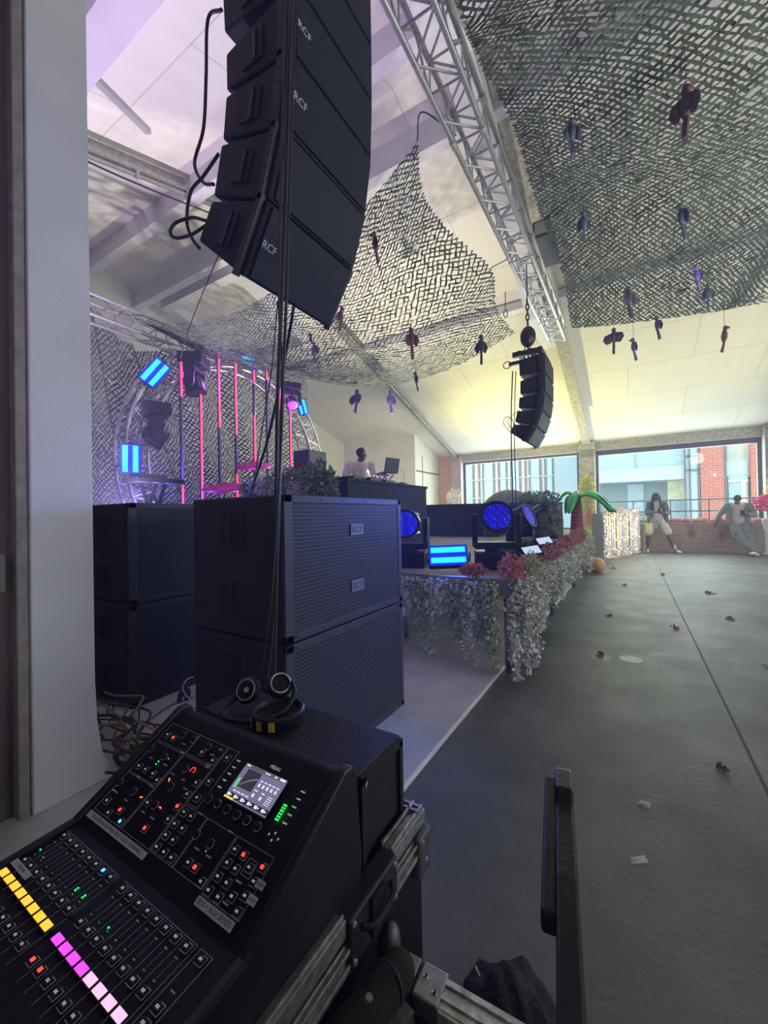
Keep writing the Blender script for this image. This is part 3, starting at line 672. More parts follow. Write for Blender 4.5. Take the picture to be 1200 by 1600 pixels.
# ================================================================== STAGE
t = thing('stage', 'low grey stage deck on metal legs running along the left side of the room', 'stage', (-3.6, 6, 0)); L = V(t.location)
rel(MB().box(-6.4, -.76, 2.95, 9.0, .63, .72), t).build('deck', DECK, t)
for y in (2.95,): rel(MB().box(-6.4, -.75, y-.02, y, .60, .72), t).build('edge_beam', ALU, t)
rel(MB().box(-.77, -.74, 2.95, 9.0, .60, .72), t).build('edge_beam', ALU, t)
for x, y in ((-.79, 3.0), (-.79, 4.9), (-.79, 6.9), (-.79, 8.9), (-1.75, 3.05), (-1.85, 3.4), (-2.8, 3.05), (-1.6, 4.9), (-3.2, 4.9), (-5, 3.05), (-6.2, 3.05), (-6.2, 8.9), (-3, 8.9)):
    rel(MB().tube([(x, y, .032 if x < -.85 or y > 9 else .03), (x, y, .62)], .027, 12), t).build('leg', ALU, t, smooth=True)

# ---- foliage helpers
def leafcard(mb, p, d, n, ln, wd):
    d = d.normalized(); s = d.cross(n)
    if s.length < 1e-3: s = d.orthogonal()
    s.normalize(); m = p+d*ln*.5+n*ln*.12
    mb.add([p, m-s*wd/2, p+d*ln, m+s*wd/2], [(0, 1, 2), (0, 2, 3)])
def rv(r): return V((r.uniform(-1, 1), r.uniform(-1, 1), r.uniform(-1, 1)))
def strand_mesh(seed, ln, wdt=.055, dens=70, leaf=.030):
    r = random.Random(seed); mb = MB(); n = int(ln*dens*6)
    for i in range(n):
        z = -ln*r.random()**.9; k = wdt*(1-.55*(-z/ln)**2)*(.6+.5*math.sin(z*17+seed)**2)
        p = V((r.gauss(0, k*.55), r.gauss(0, k*.55), z)); leafcard(mb, p, rv(r)+V((0, 0, -.5)), rv(r).normalized(), leaf*r.uniform(.8, 1.5), leaf*.85)
    return mb
FLW = [mat('pale lilac silk blossom', (.70, .67, .72), .8, var=.2, vs=30), mat('grey green silk leaves', (.44, .50, .46), .8, var=.35, vs=30), mat('greyish white blossom', (.76, .74, .77), .8, var=.15, vs=30), mat('faded yellow green leaves', (.50, .50, .34), .8, var=.35, vs=30)]
CORAL = mat('coral red blossom', (.60, .24, .22), .8, var=.35, vs=30); RED = mat('dusty red leaves', (.42, .20, .22), .8, var=.4, vs=30)
protos = []
for i in range(8):
    ln = (.62, .45, .34, .55, .28, .40, .68, .24)[i]
    me = strand_mesh(20+i, ln).mesh('hanging_blossom_strand'); me.materials.append(FLW[i % 4]); protos.append((me, ln))
def strand(p, i, sc_, label, group, name='hanging_blossom_strand', cat='artificial flowers'):
    o = bpy.data.objects.new(name, protos[i][0]); col.objects.link(o); o.location = p; o.scale = (1, 1, sc_); o.rotation_euler = (0, 0, rnd.uniform(0, 6))
    return tag(o, label, cat, group)
r = random.Random(4)
GA = 'white blossom strand hanging from the near end edge of the stage, beside the subwoofers'
for i, (x, i_, s) in enumerate([(-1.66, 0, .95), (-1.58, 2, .9), (-1.50, 5, .7), (-1.42, 3, .95), (-1.36, 1, 1.25), (-1.28, 2, .8), (-1.22, 4, .9), (-1.16, 1, 1), (-1.10, 3, .9), (-1.05, 6, .85), (-1.0, 0, 1.0), (-.95, 5, 1), (-.90, 1, 1.1), (-.86, 3, 1.1), (-1.33, 4, 1), (-1.19, 5, .8), (-1.03, 2, 1.1), (-.93, 4, 1.2)]):
    strand((x, 2.89+r.uniform(-.03, .02), .71), i_, s, GA, 'blossom strands on the near end of the stage')
GB = 'white blossom strand hanging from the long front edge of the stage, above the dark floor'
y = 2.93; i = 0
while y < 8.9:
    i_ = r.choice((0, 1, 2, 3, 4, 5, 6, 7)) if y > 3.4 else (6, 0, 3, 1)[i % 4]
    s = r.uniform(.75, 1.15)*(.96 if y < 3.3 else .82)
    for q in range(2): strand((-.70+r.uniform(-.03, .06), y+r.uniform(-.03, .03), .72), (i_+q*3) % 8, s*(1 if q == 0 else .8), GB, 'blossom strands on the long edge of the stage')
    y += .085+.004*i; i += 1
def bush(name, c, rx, ry, rz, n, leaf, m, label, cat, group=None, seed=1, parent=None, wd=.6, surf=False):
    r = random.Random(seed); mb = MB()
    for _ in range(n):
        d = rv(r)
        while d.length > 1: d = rv(r)
        if surf: d = d.normalized()*r.uniform(.75, 1)
        p = V((c[0]+d.x*rx, c[1]+d.y*ry, c[2]+d.z*rz)); leafcard(mb, p, rv(r)+d*.6+V((0, 0, .2)), rv(r).normalized(), leaf*r.uniform(.6, 1.3), leaf*wd)
    o = mb.build(name, m, parent, recalc=False)
    if not parent: tag(o, label, cat, group)
    return o
for i, (x, y, rx, ry, rz, m, lab) in enumerate([
    (-1.02, 2.93, .10, .05, .045, CORAL, 'small coral blossom cluster on the near end of the stage beside the black lamp base'),
    (-.76, 3.02, .09, .12, .10, CORAL, 'largest coral blossom cluster, on the near corner of the stage'),
    (-.70, 3.35, .06, .12, .08, FLW[3], 'yellowish green leaf cluster behind the coral corner cluster'),
    (-.74, 3.75, .08, .25, .09, RED, 'dusty red leaf cluster on the stage edge beside the nearest lit display'),
    (-.72, 4.5, .08, .45, .09, RED, 'dusty red leaf cluster on the stage edge beside the second lamp'),
    (-.72, 5.6, .08, .6, .10, RED, 'dusty red leaf cluster on the stage edge past the row of lamps'),
    (-.74, 7.2, .10, .9, .12, RED, 'dusty red leaf cluster at the far end of the stage edge below the palm trunk')]):
    bush('blossom_cluster', (x, y, .76+rz*.4), rx, ry, rz, int(260+ry*900), .035, m, lab, 'artificial flowers', 'blossom clusters on the stage edge', seed=i+40)
for i, (x, y, z0) in enumerate(((-.70, 3.08, .66), (-.68, 3.2, .6), (-.7, 2.98, .6))):
    mb = strand_mesh(90+i, .34, .045); o = mb.build('hanging_blossom_strand', CORAL, None, recalc=False); o.location = (x, y, z0+.06); tag(o, 'coral red blossom strand at the near corner of the stage', 'artificial flowers', 'coral strands at the stage corner')

# ---- moving heads
def moving_head(loc, hd, label, s=1, disp=True, up_h=.36, group='blue moving head lamps on the stage', roll=0, lens=LENS, inv=1):
    """base, two-armed yoke and barrel head whose lens looks along hd"""
    t = thing('moving_head_lamp', label, 'stage lamp', loc, group); hd = V(hd).normalized()
    hz = V((hd.x, hd.y, 0)); hz = hz.normalized() if hz.length > .05 else V((0, -1, 0)); sd = hz.cross(V((0, 0, 1))); up = V((0, 0, inv))
    MB().obox(up*.075*s, hz, sd, (0, 0, 1), .16*s, .19*s, .075*s).build('base', BLACKP, t, bevel=.012*s)
    MB().lathe(up*.15*s, up, [(0, .10*s), (.03*s, .10*s)], 20).build('pan_bearing', BLACKP, t, smooth=2)
    yk = MB(); yk.obox(up*.20*s, hz, sd, (0, 0, 1), .07*s, .19*s, .03*s)
    yk.build('yoke', BLACKP, t, bevel=.01*s)
    for sg in (-1, 1):
        pr = MB(); c = sd*sg*.185*s
        for a, b, w_ in ((.19, .30, .075), (.30, .42, .065)): pr.obox(c+up*(a+b)/2*s, hz, sd, (0, 0, 1), w_*s, .022*s, (b-a)/2*s)
        pr.lathe(c-sd*.024*s+up*.42*s, sd, [(0, .065*s), (.048*s, .065*s)], 18)
        pr.build('yoke_arm', BLACKP, t, bevel=.006*s)
    c = up*.42*s; hb = MB()
    hb.lathe(c-hd*.15*s, hd, [(0, .07*s), (.02*s, .10*s), (.10*s, .125*s), (.24*s, .14*s), (.27*s, .14*s), (.27*s, .125*s), (.262*s, .122*s)], 28)
    h = hb.build('head', BLACKP, t, smooth=2)
    for k in range(4):
        a = R(45+90*k); uu = hd.cross(sd).normalized(); dd = sd*math.cos(a)+uu*math.sin(a)
        MB().obox(c+hd*.0*s+dd*.132*s, hd, dd, hd.cross(dd), .09*s, .008*s, .012*s).build('head_trim', mat('glossy trim', (.12, .12, .15), .2), h)
    MB().lathe(c+hd*.106*s, hd, [(0, .120*s), (.006*s, .116*s), (.010*s, .09*s)], 28).build('lens', lens, h)
    if disp:
        MB().obox(hz*.0+sd*.0+up*.075*s-sd*0, hz, sd, (0, 0, 1), .05*s, .191*s, .03*s).build('display', DISP, t)
    return t
DISP = mat('dim display', (.03, .04, .08), .3)
moving_head((-1.80, 3.36, .72), (.28, -1, .02), 'stage lamp with round blue lens half hidden behind the subwoofer stack', .95)
moving_head((-1.02, 3.55, .72), (.32, -.85, .32), 'nearest full stage lamp with tilted blue lens at the stage corner', 1.0)
moving_head((-1.02, 4.45, .72), (.85, -.15, .38), 'stage lamp behind the nearest one, its blue lens seen edge-on', .98)
moving_head((-1.00, 5.2, .72), (.75, .5, .45), 'last stage lamp of the row, lens turned away', .98)
for i, (p, lab) in enumerate(((at(830, 861, Y=3.62), 'nearer of two small lit lamp displays on the stage edge'), (at(850, 846, Y=4.4), 'farther of two small lit lamp displays on the stage edge'))):
    t = thing('lit_display', lab, 'display', p, 'lit lamp displays')
    nrm = V((.35, -.55, .75)).normalized(); sx = V((.75, .65, .1)); sx = (sx-nrm*sx.dot(nrm)).normalized(); sy = nrm.cross(sx)
    MB().obox((0, 0, 0), sx, sy, nrm, .09, .055, .012).build('case', BLACKP, t)
    MB().obox(nrm*.013, sx, sy, nrm, .075, .042, .002).build('screen', emit_mat('display glow', (.55, .66, .95), .9), t)
# strobe panels
CYAN = emit_mat('cyan led strip', (.02, .62, 1), 1.5); BLUEG = emit_mat('deep blue led ring', (.0, .02, .95), .9)
def strobe(loc, nrm, lng, label, s=1, group='cyan strobe panels'):
    t = thing('strobe_panel', label, 'strobe light', loc, group); n = V(nrm).normalized(); l = V(lng); l = (l-n*l.dot(n)).normalized(); w_ = n.cross(l)
    MB().obox((0, 0, 0), l, w_, n, .17*s, .105*s, .03*s).build('housing', BLACKP, t, bevel=.01)
    MB().obox(n*.031*s, l, w_, n, .162*s, .098*s, .002).build('blue_strip', BLUEG, t)
    for q in (-1, 1): MB().obox(n*.033*s+w_*q*.05*s, l, w_, n, .148*s, .026*s, .003).build('led_bar', CYAN, t)
    y_ = MB()
    for q in (-1, 1): y_.obox(l*q*.185*s-n*.02*s, l, w_, n, .006*s, .015*s, .06*s)
    y_.obox(-n*.08*s, l, w_, n, .19*s, .015*s, .006*s).build('bracket', BLACKM, t)
    p = bpy.data.lights.new('strobe_glow', 'AREA'); p.shape = 'RECTANGLE'; p.size = .28*s; p.size_y = .16*s; p.energy = 7; p.color = (.04, .16, 1)
    o = bpy.data.objects.new('strobe_glow', p); col.objects.link(o); o.parent = t; o.location = n*.045*s; o.rotation_euler = n.to_track_quat('-Z', 'Y').to_euler()
    o.rotation_euler = (-n).to_track_quat('Z', 'Y').to_euler()
    return t
strobe((-1.30, 3.12, .85), (.35, -.8, .62), (1, .45, .05), 'cyan strobe panel lying tilted on the stage corner between two lamps', .95)
for q, l, lab in (((242, 583), (0, .5, .62), 'cyan strobe panel at the upper left of the arch'), ((204, 717), (0, .02, 1), 'upright cyan strobe panel on the left leg of the arch'),
                  ((390, 566), (0, 1, -.12), 'partly covered cyan strobe panel at the top of the arch'), ((472, 636), (0, .35, -1), 'cyan strobe panel on the right side of the arch')):
    strobe(at(*q, X=-5.18), (.85, -.5, -.1), l, lab, 1.08 if q[0] < 390 else .85)
def spotpt(loc, c, e, rad=.05):
    l = bpy.data.lights.new('stage_glow', 'POINT'); l.energy = e; l.color = c; l.shadow_soft_size = rad
    o = bpy.data.objects.new('stage_glow', l); col.objects.link(o); o.location = loc
spotpt((-5.0, 2.9, 1.3), (.15, .12, 1), 60); spotpt((-5.1, 3.7, 3.2), (.55, .1, 1), 9); spotpt((-5.0, 5.1, 3.35), (.6, .1, 1), 9); spotpt((-4.9, 4.0, 1.25), (.9, .15, .7), 8)
spot('blue_lamp_beam', (-1.62, 3.1, 1.13), (-1.2, 0, 1.1), 55, (.12, .14, 1), 70, .8, .1)
spot('violet_canopy_beam', (-4.6, 4.0, 1.3), (-3.9, 3.4, 3.8), 60, (.5, .3, 1), 80, 1, .1)
MAG = emit_mat('magenta gel', (1, .05, .75), 1.2)
# hanging moving heads on the arch
moving_head(at(303, 556, X=-5.2), (.2, .15, -1), 'dark moving head hanging from the top of the arch left of the pink tubes', 1.0, False, group='moving heads hanging on the arch', inv=-1, lens=BLACKP)
moving_head(at(243, 632, X=-5.2), (.3, .75, -.5), 'dark moving head hanging inside the left curve of the arch', 1.0, False, group='moving heads hanging on the arch', inv=-1, lens=BLACKP)
moving_head(at(455, 600, X=-5.2), (.5, -.3, -.7), 'violet-lit moving head hanging inside the right curve of the arch', .8, False, group='moving heads hanging on the arch', inv=-1, lens=emit_mat('violet lens', (.35, 0, 1), 1.4))
tag(MB().box(-.05, .05, -.06, .06, -.07, .07).build('wash_lamp', MAG, None, bevel=.01), 'small magenta lit lamp beside the first pink tube', 'stage lamp').location = at(290, 582, X=-5.25)

# pink LED tubes: (px, top py, lit upto py, relit from py)
tubes = [(282, 556, 620, 758), (313, 600, 790, 790), (341, 550, 668, 790), (367, 556, 680, 740), (396, 578, 600, 650), (416, 578, 594, 790), (436, 590, 640, 790), (453, 640, 790, 790)]
lab8 = ['first pink tube from the left, dark in its middle', 'second pink tube, fully lit down to the subwoofer', 'third pink tube, lit in its upper half', 'fourth pink tube, brightest, rising beside the cymbals', 'fifth tube, mostly dark with a pink middle', 'sixth tube, dark with a short pink top', 'seventh tube, thin, behind the hanging cables', 'last pink tube at the right side of the arch']
PINK = emit_mat('hot pink led', (1, .09, .28), 1.25); DT = mat('unlit tube', (.20, .17, .30), .4)
for (px, y0, y1, y2), lb in zip(tubes, lab8):
    a, b = at(px, y0, X=-5.2), at(px, 790, X=-5.2); x, y = -5.2, a.y
    t = thing('led_tube', 'vertical LED stick: '+lb, 'LED tube', (x, y, .72), 'vertical pink LED tubes'); zA = a.z-.72
    zt_ = at(px, y1, X=-5.2).z-.72; zr_ = at(px, y2, X=-5.2).z-.72
    MB().box(-.012, .0, -.02, .02, 0, zA).build('channel', BLACKM, t)
    if y1 < 790:
        MB().tube([(.012, 0, zt_), (.012, 0, zA)], .015, 10).build('lit_section', PINK, t, smooth=True)
        MB().tube([(.012, 0, zr_ if y2 < 790 else .02), (.012, 0, zt_)], .015, 10).build('dark_section', DT, t, smooth=True)
        if y2 < 790: MB().tube([(.012, 0, .02), (.012, 0, zr_)], .015, 10).build('lit_section', PINK, t, smooth=True)
    else: MB().tube([(.012, 0, .02), (.012, 0, zA)], .015, 10).build('lit_section', PINK, t, smooth=True)
# cymbals and stands
CYM = mat('brass cymbal with painted pink light', (.48, .07, .30), .35, .6, em=(.5, .02, .25), es=.12)  # pink stage light is put into base colour and glow
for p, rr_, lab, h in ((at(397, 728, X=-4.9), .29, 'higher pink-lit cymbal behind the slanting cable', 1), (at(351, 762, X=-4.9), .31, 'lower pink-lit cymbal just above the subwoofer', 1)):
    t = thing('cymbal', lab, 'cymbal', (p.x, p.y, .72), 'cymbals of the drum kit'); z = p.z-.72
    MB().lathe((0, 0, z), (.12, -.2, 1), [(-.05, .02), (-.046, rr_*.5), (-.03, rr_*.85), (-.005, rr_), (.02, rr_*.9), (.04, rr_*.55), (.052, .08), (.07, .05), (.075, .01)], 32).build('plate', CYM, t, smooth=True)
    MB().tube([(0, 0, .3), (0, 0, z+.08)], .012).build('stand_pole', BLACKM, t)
    for a in (0, 120, 240): MB().tube([(0, 0, .35), (.3*math.cos(R(a)), .3*math.sin(R(a)), .012)], .01).build('stand_leg', BLACKM, t)
p = at(455, 735, X=-4.9)
t = thing('cymbal_stand', 'small pink-lit boom stand between the cymbals and the monitor speaker', 'stand', (p.x, p.y, .72)); z = p.z-.72
MG = mat('chrome with painted magenta light', (.6, .1, .4), .3, .5, em=(1, .05, .6), es=.35)  # stand is no lamp: magenta light sits in its colour and glow
MB().tube([(0, 0, .3), (0, 0, z+.1)], .012).build('pole', MG, t); MB().tube([(0, -.3, z-.04), (0, 0, z), (.05, .32, z+.01)], .011).build('boom', MG, t)
for a in (0, 120, 240): MB().tube([(0, 0, .35), (.3*math.cos(R(a)), .3*math.sin(R(a)), .012)], .01).build('stand_leg', MG, t)
# turntable stand at the left
p = at(238, 752, X=-4.9)
t = thing('keyboard_stand', 'black instrument on a low stand at the left foot of the arch', 'instrument', (p.x, p.y, .72)); z = p.z-.72
MB().box(-.18, .18, -.26, .3, z-.03, z+.03).build('body', BLACKP, t, bevel=.01); MB().box(-.1, .14, -.22, .1, z+.03, z+.07).build('mixer_top', BLACKM, t)
for sx in (-.12, .12): MB().bar((sx, -.2, .0), (sx*.8, .1, z-.03), .03, .03).build('stand_leg', BLACKM, t); MB().bar((sx, .22, .0), (sx*.8, -.08, z-.03), .03, .03).build('stand_leg', BLACKM, t)
# monitor speaker
t = thing('monitor_speaker', 'dark box speaker on a pole stand left of the DJ', 'speaker', (-4.35, 4.87, .72)); z = 1.02
MB().box(-.15, .15, -.22, .22, z, z+.5).build('cabinet', mat('speaker vinyl', (.05, .055, .08), .6), t, bevel=.01)
MB().box(.151, .158, -.19, .19, z+.02, z+.48).build('baffle', mat('grey baffle', (.16, .17, .20), .6), t)
MB().lathe((.158, 0, z+.14), (1, 0, 0), [(0, .09), (.008, .08), (.004, .05), (.012, .02)], 24).build('woofer', BLACKP, t, smooth=True)
MB().lathe((.158, 0, z+.34), (1, 0, 0), [(0, .04), (.006, .03)], 20).build('tweeter', BLACKP, t); MB().tube([(0, 0, .02), (0, 0, z)], .02).build('pole', BLACKM, t)
MB().box(-.2, .2, -.2, .2, 0, .02).build('base_plate', BLACKM, t)
# plants behind the subwoofers
GL = mat('dusty green leaves', (.17, .22, .17), .7, var=.4, vs=20); WL = mat('creamy white petals', (.55, .53, .50), .8, var=.2, vs=20)
for i, (px, py, sx, sz, m, lab) in enumerate([(415, 760, .26, .12, WL, 'white hydrangea cluster left in the plant row behind the subwoofers'), (400, 766, .18, .10, GL, 'low green leaf cluster at the left end of the plant row'),
    (452, 755, .30, .16, GL, 'wide green leafy plant in the middle of the plant row'), (470, 765, .22, .10, WL, 'pale blossom cluster low in the middle of the plant row'),
    (497, 752, .22, .22, GL, 'tall broad-leaved plant in front of the monitor speaker'), (512, 762, .10, .18, GL, 'slender leafy sprig at the right end of the plant row')]):
    p = at(px, py, Y=3.72)
    t = thing('flower_arrangement', lab, 'plant', (p.x, p.y, .72), 'plants behind the subwoofers')
    MB().lathe((0, 0, 0), (0, 0, 1), [(0, .10), (.25, .13), (.26, .11)], 20).build('pot', DGREY, t, smooth=2)
    MB().tube([(0, 0, .25), (0, 0, p.z-.72)], .012).build('stem', GL, t)
    bush('foliage', (0, 0, p.z-.72), sx*.8, sx, sz, 420 if m is GL else 700, .09 if m is GL else .035, m, '', '', seed=60+i, parent=t, wd=.4 if m is GL else .9)
# DJ booth
t = thing('dj_booth', 'black-draped DJ table with a smooth front on the stage', 'dj booth', (-3.5, 5.4, .72)); L = V(t.location)
DRP = mat('black drape', (.022, .027, .045), .8, spec=.2, bump=.2, bs=12)
rel(MB().box(-3.9, -3.08, 4.15, 6.52, 1.66, 1.70), t).build('table_top', DRP, t); rel(MB().box(-3.12, -3.10, 4.17, 6.5, .721, 1.66), t).build('front_panel', DRP, t)
rel(MB().box(-3.88, -3.12, 6.47, 6.5, .721, 1.66), t).build('side_panel', DRP, t); rel(MB().box(-3.88, -3.12, 4.17, 4.2, .721, 1.66), t).build('side_panel', DRP, t)
for i, (y, w_, d_, h_, lab) in enumerate(((4.75, .16, .19, .07, 'left black media player on the DJ table'), (5.2, .17, .19, .08, 'black mixer in the middle of the DJ table'), (5.62, .16, .19, .07, 'right black media player on the DJ table'), (6.2, .12, .12, .06, 'small black effects box near the right end of the DJ table'))):
    t = thing('dj_player', lab, 'dj equipment', (-3.5, y, 1.70), 'DJ equipment')
    MB().box(-d_, d_, -w_, w_, 0, h_).build('body', BLACKP, t, bevel=.008)
    MB().lathe((-.03, 0, h_), (0, 0, 1), [(0, .09), (.012, .085)], 24).build('jog_wheel', DGREY, t); MB().box(.08, .15, -.07, .07, h_, h_+.015).build('screen', DISP, t)
# laptop + stand
lp = at(606, 727, X=-3.55)
t = thing('laptop', 'open laptop seen from behind, raised on a stand on the DJ table', 'laptop', (-3.6, lp.y, 1.92)); a = R(-12)
n_ = V((.97, -.22, .12)).normalized(); sx = V((.22, .97, 0)); 
MB().obox((0, 0, 0), n_, sx, (0, 0, 1), .13, .17, .008).build('keyboard_deck', ALU, t)
MB().obox(V((.15, -.03, .13)), n_, sx, V((.22, -.05, 1)), .005, .17, .125).build('lid', mat('dark laptop lid', (.03, .04, .07), .4), t)
t = thing('laptop_stand', 'silver folding stand under the laptop on the DJ table', 'laptop stand', (-3.6, lp.y, 1.70))
for q in (-.1, .1): MB().bar((-.12, q, .01), (.1, q, .20), .012, .02).build('leg', ALU, t); MB().bar((.1, q, .01), (-.1, q, .20), .012, .02).build('leg', ALU, t)
MB().box(-.1, .1, -.12, .12, .200, .208).build('tray', ALU, t)
cable([(-3.5, lp.y+.15, 1.95), (-3.45, lp.y+.35, 2.0), (-3.45, lp.y+.42, 1.78)], .006, mat('white cable', (.6, .6, .6), .5), 'thin pale cable arching from the laptop to the DJ table')
# far boxes on the stage
for x0, x1, y0, y1, z1, lab in ((-3.9, -2.9, 8.15, 8.75, 1.42, 'plain black draped block at the far end of the stage, left'), (-2.88, -2.35, 8.3, 8.8, 1.42, 'narrow dark block beside the larger black one on the far stage'), (-2.0, -1.15, 7.9, 8.6, 1.40, 'dark speaker-like block behind the row of stage lamps')):
    t = thing('stage_block', lab, 'box', ((x0+x1)/2, (y0+y1)/2, .72)); rel(MB().box(x0, x1, y0, y1, .72, z1-.03), t).build('body', DRP, t, bevel=.01)
    rel(MB().box(x0-.01, x1+.01, y0-.01, y1+.01, z1-.03, z1), t).build('top', BLACK, t)
bush('ivy', (-1.45, 7.9, 1.45), .35, .22, .14, 500, .07, mat('green ivy', (.16, .25, .08), .7, var=.5), 'green ivy trailing over the dark block behind the stage lamps', 'plant', seed=77)
bush('ivy', (-1.18, 7.75, 1.12), .10, .12, .34, 450, .06, mat('dusty ivy', (.20, .24, .20), .7, var=.5), 'dusty ivy hanging down the right side of the dark block', 'plant', seed=78)
# grey mounds outside the window sill
GM = mat('grey weathered cover', (.15, .18, .20), .7, var=.3, vs=6)
def mound(px, py, Y, rx, h, lab):
    p = at(px, py, Y=Y); mb = MB()
    mb.ell((0, 0, 0), rx, .45, h, 24, 16); mb.tube(spline([(rx*.5, -.2, h*.7), (rx*.95, -.2, h*.45), (rx*1.2, -.15, -.1*h), (rx*1.2, -.1, -h)], 5), rx*.22, 10)
    o = mb.build('covered_mound', GM, None, smooth=True); o.location = (p.x, Y, p.z-h); tag(o, lab, 'covered object', 'grey covered mounds'); return o, p.z-h
for a in ((795, 765, 10.2, .75, .72, 'large rounded grey covered hump beyond the stage'), (838, 776, 12.0, .5, .5, 'smaller grey covered hump to the right of the large one')):
    o, z = mound(*a)
    MB().box(-.4, .4, -.3, .3, -z+.0, 0).build('pedestal', GM, o)

# ================================================================== PEOPLE
def body(parts, name, m, parent, vox=.011, sm=2):
    mb = MB()
    for p in parts:
        if p[0] == 'c': mb.cap(p[1], p[2], p[3], p[4], 12)
        else: mb.ell(p[1], *p[2], 14, 12, p[3] if len(p) > 3 else None)
    o = mb.build(name, m, parent, smooth=True); r_ = o.modifiers.new('skin', 'REMESH'); r_.mode = 'VOXEL'; r_.voxel_size = vox; r_.use_smooth_shade = True
    if sm:
        s_ = o.modifiers.new('smooth', 'SMOOTH'); s_.iterations = sm; s_.factor = .5
    return o
def hand(wr, d, palm_n, side, curl=.5):
    """palm, four fingers and a thumb: wr wrist, d direction, palm_n palm normal, side towards the thumb"""
    d, n, s = V(d).normalized(), V(palm_n).normalized(), V(side).normalized(); out = [('c', wr, .024, wr+d*.05, .026), ('c', wr+d*.03+s*.02, .020, wr+d*.085+s*.024, .016), ('c', wr+d*.03-s*.02, .020, wr+d*.085-s*.024, .015)]
    for k, ln in zip((.030, .010, -.010, -.030), (.066, .074, .070, .054)):
        a = wr+d*.088+s*k; b = a+(d*math.cos(curl)+n*math.sin(curl))*ln*.5; c = b+(d*math.cos(curl*2.1)+n*math.sin(curl*2.1))*ln*.5
        out += [('c', a, .0092, b, .0085), ('c', b, .0085, c, .0070)]
    a = wr+d*.03+s*.034; b = a+(d*.6+s*.65+n*.35)*.036; c = b+(d*.85+s*.1+n*.5)*.03
    return out+[('c', a, .012, b, .0105), ('c', b, .0105, c, .0085)]
def head(c, f, up, sc_=1.0):
    """skull, face, nose, ears, brow, chin; f = facing"""
    f = V(f).normalized(); up = V(up); up = (up-f*up.dot(f)).normalized(); s = f.cross(up); M3 = Matrix((s, f, up)).transposed()
    e = lambda x, y, z, a, b, cc: ('e', c+(s*x+f*y+up*z)*sc_, (a*sc_, b*sc_, cc*sc_), M3)
    return [e(0, -.012, .028, .073, .090, .088), e(0, .022, -.045, .056, .062, .068), e(0, .062, -.088, .026, .022, .02), e(0, .098, -.012, .012, .016, .026), e(0, .100, -.028, .018, .014, .010),
            e(.028, .074, .018, .022, .014, .009), e(-.028, .074, .018, .022, .014, .009), e(.036, .066, -.028, .02, .018, .02), e(-.036, .066, -.028, .02, .018, .02), e(0, .086, -.056, .024, .010, .006), e(0, .086, -.066, .021, .010, .007),
            e(.075, 0, -.01, .010, .018, .030), e(-.075, 0, -.01, .010, .018, .030)], (s, f, up)
def face_detail(c, b, t, sc_=1):
    s, f, up = b
    for q in (-1, 1): MB().ell(c+(s*q*.029+f*.078+up*.004)*sc_, .011, .011, .007).build('eye', mat('eye', (.5, .48, .45), .3), t)
    MB().ell(c+(f*.092-up*.061)*sc_, .02, .006, .007).build('lips', mat('lips', (.2, .08, .07), .5), t)

